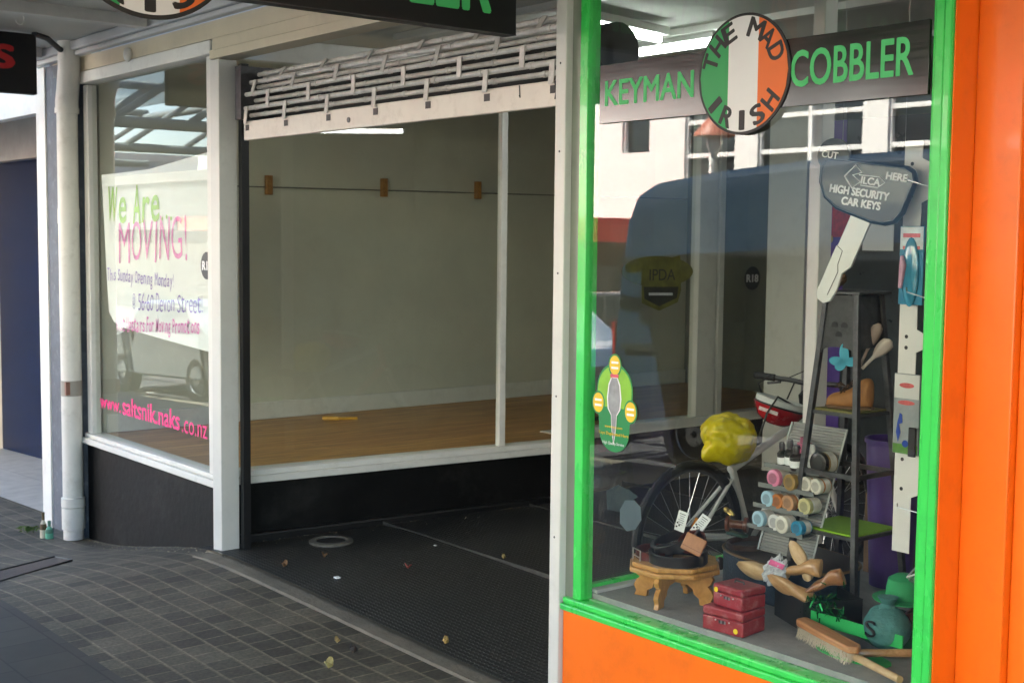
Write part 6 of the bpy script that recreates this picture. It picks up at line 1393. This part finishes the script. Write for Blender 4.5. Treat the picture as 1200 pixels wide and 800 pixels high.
def simple_building(x0, x1, h, col, label, y0=YB0, z0=-3, wcol=None, rows=2, roof=None, pcol=(.5, .48, .44)):
    t = thing('building', label, 'building', ((x0 + x1) / 2, y0 - 4, z0))
    mb = MB(); mb.box((x0, y0 - 9, z0), (x1, y0, h)); mb.build('wall', mat('wall %s' % (col,), col, .8, var=.12, scale=.6), t)
    n = max(2, int((x1 - x0) / 2.2))
    for r_ in range(rows):
        for k in range(n):
            xx = x0 + (k + .5) * (x1 - x0) / n; zz = 2.6 + r_ * 2.9
            if zz + 1.5 > h: continue
            mb = MB(); mb.box((xx - .55, y0 + .002, zz), (xx + .55, y0 + .03, zz + 1.5)); mb.build('window', WGL, t)
            mb = MB(); mb.box((xx - .65, y0 + .002, zz - .12), (xx + .65, y0 + .09, zz - .01)); mb.build('sill', WHITE2, t)
    mb = MB(); mb.box((x0 + .2, y0 + .002, -1.2), (x1 - .2, y0 + .03, 1.3)); mb.build('shop_window', WGL, t)
    mb = MB(); mb.box((x0, y0 + .04, 1.75), (x1, y0 + 2.3, 2.15)); mb.build('street_canopy', mat('canopy %s' % (roof or (.2, .2, .2),), roof or (.2, .2, .2), .6), t)
    mb = MB(); mb.box((x0 - .1, y0 - 9, h), (x1 + .1, y0 + .15, h + .35)); mb.build('parapet', mat('parapet %s' % (pcol,), pcol, .7), t)
simple_building(-7.8, 3.5, 6.6, (.66, .62, .50), 'cream two storey building straight across the street')
simple_building(3.7, 17, 7.6, (.45, .42, .36), 'tan three storey building across the street on the right')
simple_building(-36, -21.2, 5.6, (.50, .46, .40), 'cream building across the street beyond the white one', roof=(.45, .08, .05))
simple_building(-58, -36.2, 3.5, (.05, .056, .056), 'low dark grey building far down the street', rows=0, roof=(.07, .07, .07), pcol=(.09, .09, .085))
t = thing('building', 'red roofed house standing behind the low dark grey building', 'house', (-47, -30, 2)); mb = MB(); mb.box((-52, -34, -2), (-44, -26.4, 4.6)); mb.build('wall', STUC, t); mb = MB(); mb.prism([(-4.6, 0), (4.6, 0), (0, 2.2)], frame((-52.5, -30, 4.55), (0, 1, 0), (0, 0, 1)), 9.0); mb.build('roof', mat('red roof', (.40, .07, .03), .7), t)
simple_building(-90, -58.5, 5.2, (.35, .37, .40), 'grey building farthest down the street')
def street_lamp(x, y, label):
    z = road_z(x) + .12; t = thing('street_lamp', label, 'street lamp', (x, y, z), group='terracotta hatted street lamps')
    M = Matrix.Translation((x, y, 0)); PO_ = mat('lamp post grey', (.30, .31, .30), .45, metal=.4)
    mb = MB(); mb.lathe([(0, z), (.11, z), (.10, z + .5), (.055, z + .6), (.045, 3.05), (0, 3.05)], M, 16); mb.build('post', PO_, t)
    mb = MB(); mb.lathe([(0, 3.0), (.06, 3.0), (.10, 3.06), (.13, 3.22), (.05, 3.30), (0, 3.3)], M, 18); mb.build('lantern', mat('lantern glass', (.55, .55, .5), .2), t)
    mb = MB(); mb.lathe([(.33, 3.30), (.34, 3.28), (.33, 3.335), (.10, 3.60), (.03, 3.66), (0, 3.72)], M, 24); mb.build('hat', mat('terracotta metal', (.36, .10, .055), .5), t)
street_lamp(-11.2, -12.95, 'street lamp with terracotta hat before the white building'); street_lamp(-26, -12.95, 'street lamp with terracotta hat farther down the street')

CARGL = mat('car glass', (.02, .025, .03), .05, spec=.9)
def vehicle(name, label, cat, x0, yc, prof, wdt, body, glassprofs, wheels, group=None, low=None, extra=None, tilt=0.045):
    """side outline (length along +X, height) extruded to the body width with rounded flanks"""
    z0 = road_z(x0) + .005
    t = thing(name, label, cat, (x0, yc, z0), (0, -math.atan(tilt), 0), group)
    bm = bmesh.new(); n = len(prof); secs = [(-wdt / 2 + .10, .93), (-wdt / 2 + .02, .985), (-wdt / 2, 1.0), (wdt / 2, 1.0), (wdt / 2 - .02, .985), (wdt / 2 - .10, .93)]
    cx = sum(p[0] for p in prof) / n; cz = .9; ring = []
    secs = [(-wdt / 2 + .07, .965), (-wdt / 2 + .015, .99), (-wdt / 2, 1.0)]; secs = [(-wdt / 2, .955), (-wdt / 2 + .03, .98), (-wdt / 2 + .09, 1.0), (wdt / 2 - .09, 1.0), (wdt / 2 - .03, .98), (wdt / 2, .955)]
    for y, s in secs:
        ring.append([bm.verts.new((cx + (px - cx) * (1 - (1 - s) * .5), y * (1 - .10 * max(0, pz - .95) / 1.2), cz + (pz - cz) * s)) for px, pz in prof])
    for A, B in zip(ring, ring[1:]):
        for k in range(n): bm.faces.new([A[k], A[(k + 1) % n], B[(k + 1) % n], B[k]])
    bm.faces.new(ring[0]); bm.faces.new(list(reversed(ring[-1])))
    mb = MB(); mb.bm.free(); mb.bm = bm; mb.build('body', body, t, world=False, bevel=.02, angle=30)
    for gp in glassprofs:
        for s in (-1, 1):
            y = s * (wdt / 2 * (1 - .10 * max(0, sum(p[1] for p in gp) / len(gp) - .95) / 1.2) + .004)
            mb = MB(); mb.prism(gp, Matrix.Translation((0, y, 0)) @ Matrix.Rotation(R(90), 4, 'X') @ Matrix.Translation((0, 0, -.02)), .04); mb.build('side_window', CARGL, t, world=False)
    for wx in wheels:
        for s in (-1, 1):
            M = fromto((wx, s * (wdt / 2 - .20), .31), (wx, s * (wdt / 2 + .01), .31))
            mb = MB(); mb.lathe([(.18, .0), (.31, .0), (.315, .05), (.315, .17), (.29, .205), (.20, .21)], M, 32); wo = mb.build('wheel', RUBBER, t, world=False)
            mb = MB(); mb.lathe([(0, .19), (.06, .20), (.19, .185), (.20, .205), (.215, .205)], M, 24); mb.build('rim', STEEL, wo, world=False)
            mb = MB(); M2 = fromto((wx, s * (wdt / 2 - .008), .31), (wx, s * (wdt / 2 + .004), .31)); mb.lathe([(0, 0), (.36, 0), (.36, .003), (0, .003)], M2, 32); mb.build('wheel_arch', BLACK, t, world=False)
    if extra: extra(t)
    return t
VB = mat('dark blue van paint', (.005, .022, .048), .5, coat=.0, spec=.3, var=.08)
vp = [(0.06, .38), (0, .55), (0.02, .95), (0.06, 1.5), (0.13, 1.95), (0.24, 2.13), (.45, 2.20), (1.2, 2.235), (2.6, 2.24), (3.6, 2.20), (4.05, 2.08), (4.75, 1.25), (5.25, 1.08), (5.40, .85), (5.42, .42), (5.2, .33), (.3, .33)]
vp = [(x, z if z < 1 else 1 + (z - 1) * 1.2) for x, z in vp]
def vanx(t):
    for s in (-1, 1):
        for x0_, x1_, z in ((.15, 3.9, 1.03), (.15, 4.0, 1.78)):
            mb = MB(); mb.box((x0_, s * .945 * (1 if z < 1.2 else .975) - .012, z - .03), (x1_, s * .945 * (1 if z < 1.2 else .975) + .012, z + .03)); mb.build('rub_strip', BLACK, t, world=False)
        for x in (1.85, 3.2):
            mb = MB(); mb.box((x - .006, s * .94 - .012, .5), (x + .006, s * .94 + .004, 1.72)); mb.build('door_gap', BLACK, t, world=False)
        mb = MB(); mb.box((3.5, s * 1.02 - .09, 1.25), (3.62, s * 1.02 + .09, 1.55)); mb.build('mirror', BLACK, t, world=False)
    for s in (-1, 1):
        mb = MB(); mb.box((-.012, s * .86 - .05, .85), (.03, s * .86 + .05, 1.25)); mb.build('tail_light', mat('tail light red', (.30, .02, .015), .3, coat=.4), t, world=False, bevel=.008)
    mb = MB(); mb.box((-.03, -.6, 1.35), (.09, .6, 1.85)); mb.build('rear_window', CARGL, t, world=False)
    mb = MB(); mb.box((-.10, -.9, .38), (.05, .9, .56)); mb.build('rear_bumper', BLACK, t, world=False, bevel=.02)
vehicle('parked_van', 'dark blue panel van parked at the kerb, mirrored in the cobbler window', 'van', -4.95, -5.85, vp, 1.90, VB, [[(.35, 1.25), (1.75, 1.25), (1.75, 1.80), (.42, 1.78)], [(1.95, 1.25), (3.1, 1.25), (3.1, 1.80), (1.95, 1.80)], [(3.3, 1.25), (4.45, 1.25), (3.95, 1.80), (3.3, 1.80)]], (1.0, 4.35), extra=vanx, tilt=.055)
cp = [(.05, .45), (0, .62), (.08, .86), (.85, .96), (1.55, 1.40), (1.8, 1.45), (2.9, 1.45), (3.25, 1.38), (3.85, .98), (4.3, .92), (4.42, .75), (4.4, .42), (4.2, .28), (.25, .28)]
cw = [[(1.02, .98), (2.22, .98), (2.22, 1.38), (1.68, 1.37)], [(2.32, .98), (3.6, .98), (3.15, 1.34), (2.32, 1.38)]]
def lights(t):
    for s in (-1, 1):
        mb = MB(); mb.box((-.005, s * .68 - .12, .62), (.06, s * .68 + .12, .76)); mb.build('headlight', mat('headlight', (.6, .6, .58), .1), t, world=False, bevel=.015)
        mb = MB(); mb.box((4.36, s * .68 - .12, .68), (4.43, s * .68 + .12, .82)); mb.build('tail_light', mat('tail light red', (.30, .02, .015), .3), t, world=False, bevel=.01)
        mb = MB(); mb.ball((1.25, s * .92, 1.0), (.07, .09, .06)); mb.build('mirror', BLACK, t, world=False)
    mb = MB(); mb.prism([(.86, .965), (1.55, 1.405), (1.53, 1.42), (.84, .985)], Matrix.Translation((0, .62, 0)) @ Matrix.Rotation(R(90), 4, 'X'), 1.24); mb.build('windscreen', CARGL, t, world=False)
def car(x0, yc, col, label):
    vehicle('parked_car', label, 'car', x0, yc, cp, 1.72, mat('car paint %s' % (col,), col, .25, metal=.3, coat=.6, var=.03), cw, (.82, 3.5), 'cars parked along the street', extra=lights)
car(-17.4, -5.95, (.20, .21, .215), 'silver car parked down the street, mirrored in the poster window')
car(-10.6, -5.95, (.13, .22, .36), 'light blue car parked behind the van')
car(-24.4, -5.95, (.5, .48, .42), 'pale gold car parked beyond the silver car')
car(-13.5, -11.5, (.06, .06, .065), 'dark grey car parked before the white building')
car(-7.5, -11.5, (.35, .03, .03), 'red car parked on the far side of the street')
car(-20.5, -11.5, (.6, .6, .6), 'white car parked on the far side of the street')
# glass verandah farther along the footpath
GC = thing('glass_verandah', 'steel framed glass verandah over the footpath beyond the canopy', 'verandah', (-12, -2, 2.4))
VST = mat('grey painted steel', (.17, .19, .20), .45, var=.1)
def vz(x, y): return 2.86 - .16 * (-y - .1) / 3.5 - 0.03 * max(0, -x - 9)
def vz(x, y): return 3.10
for x in [-6.2 - 2.8 * k for k in range(6)]:
    mb = MB(); mb.tube([(x, -.08, 2.45), (x, -3.5, 2.45)], .045, 12); mb.build('bottom_chord', VST, GC)
    mb = MB(); mb.tube([(x, -.08, 3.06), (x, -3.5, 3.06)], .045, 12); mb.build('top_chord', VST, GC)
    y = -.2
    while y > -3.0:
        mb = MB(); mb.tube([(x, y, 2.47), (x, y - .86, 3.04)], .030, 8); mb.build('brace', VST, GC); y -= .62
for y in (-.25, -3.45):
    mb = MB(); mb.tube([(-5.3, y, 3.0), (-21, y, 3.0)], .045, 12); mb.build('purlin', VST, GC)
mb = MB(); q = [(-5.25, -.05), (-9, -.05), (-22.6, -.05)]
for a_, b_ in ((-5.25, -9), (-9, -22.6)): mb.quad((a_, -.05, vz(a_, 0) + .07), (b_, -.05, vz(b_, 0) + .07), (b_, -3.6, vz(b_, -3.6) + .07), (a_, -3.6, vz(a_, -3.6) + .07))
mb.build('roof_glass', glass('verandah glass', (.80, .87, .88), 1.5, .06), GC, smooth=False)
# tree down the street
def tree(x, y, h, r, label):
    z = road_z(x) + .1; t = thing('street_tree', label, 'tree', (x, y, z), group='street trees'); rnd = random.Random(int(x * 10))
    mb = MB(); mb.tube([(x, y, z - .1), (x + .1, y, z + h * .3), (x, y + .1, z + h * .55)], [.17, .12, .07], 10)
    tips = []
    for k in range(9):
        a_ = k * 2.4; zz = z + h * (.3 + .05 * k * .6); e = V3((x + r * .7 * math.cos(a_), y + r * .7 * math.sin(a_), zz + h * .3)); mb.tube([(x + .05, y, zz), V3((x, y, zz)).lerp(e, .5) + V3((0, 0, .2)), e], [.06, .04, .015], 6); tips.append(e)
    mb.build('trunk', wood('bark', (.05, .04, .03), (.10, .08, .06), .9), t)
    bm = bmesh.new()
    cl = [e + V3((rnd.gauss(0, .35), rnd.gauss(0, .35), rnd.gauss(.1, .35))) * r * .5 for e in tips for _ in range(5)]
    for c in cl:
        for _ in range(70):
            p = c + V3((rnd.gauss(0, 1), rnd.gauss(0, 1), rnd.gauss(0, .8))) * r * .17; d = V3((rnd.gauss(0, 1), rnd.gauss(0, 1), rnd.gauss(0, 1))).normalized() * .09; e = d.orthogonal().normalized() * .05
            bm.faces.new([bm.verts.new(q) for q in (p - d, p + e, p + d, p - e)])
    mb = MB(); mb.bm.free(); mb.bm = bm; mb.build('crown', mat('foliage', (.05, .085, .03), .7, var=.5, scale=1.2), t, smooth=False)
tree(-44.5, -24.5, 9.5, 3.0, 'tall leafy street tree down the street'); tree(-60, -14.2, 8, 2.9, 'taller leafy street tree farther down the street')

# ================================================================== LIGHT, WORLD, CAMERA
SUN_EL, SUN_AZ = R(50), R(-24)          # azimuth from +Y (behind the shops), a little to the left
W = bpy.data.worlds.new('World'); S.world = W; W.use_nodes = True
nt = W.node_tree; bg = nt.nodes['Background']
sky = nt.nodes.new('ShaderNodeTexSky'); sky.sky_type = 'NISHITA'; sky.sun_disc = False; sky.sun_elevation = SUN_EL; sky.sun_rotation = SUN_AZ
sky.dust_density = 0.3; sky.ozone_density = 1.0
nt.links.new(sky.outputs[0], bg.inputs['Color']); bg.inputs['Strength'].default_value = 0.06
sl = bpy.data.lights.new('Sun', 'SUN'); sl.energy = 5.0; sl.angle = R(.53); sl.color = (1, .94, .81)
so = bpy.data.objects.new('Sun', sl); COL.objects.link(so)
sd = V3((math.sin(SUN_AZ) * math.cos(SUN_EL), math.cos(SUN_AZ) * math.cos(SUN_EL), math.sin(SUN_EL)))
so.rotation_euler = (-sd).to_track_quat('-Z', 'Y').to_euler(); so.location = (0, 10, 20)

cam = bpy.data.cameras.new('Camera'); co = bpy.data.objects.new('Camera', cam); COL.objects.link(co)
M = Matrix.Identity(4)
for i in range(3): M[i][0], M[i][1], M[i][2], M[i][3] = CR[i], CU[i], -CV[i], CAM[i]
co.matrix_world = M
cam.sensor_fit = 'HORIZONTAL'; cam.sensor_width = 36; cam.lens = F / 1200 * 36
cam.clip_start = .05; cam.clip_end = 2000
cam.dof.use_dof = True; cam.dof.focus_distance = 4.1; cam.dof.aperture_fstop = cam.lens / 5.0
S.camera = co
S.view_settings.view_transform = 'Standard'; S.view_settings.look = 'None'; S.view_settings.gamma = 1; S.view_settings.use_curve_mapping = False
S.view_settings.exposure = 4.15
S.cycles.use_denoising = True
S.cycles.max_bounces = 14; S.cycles.transparent_max_bounces = 24; S.cycles.glossy_bounces = 6; S.cycles.diffuse_bounces = 5
S.cycles.sample_clamp_indirect = 8
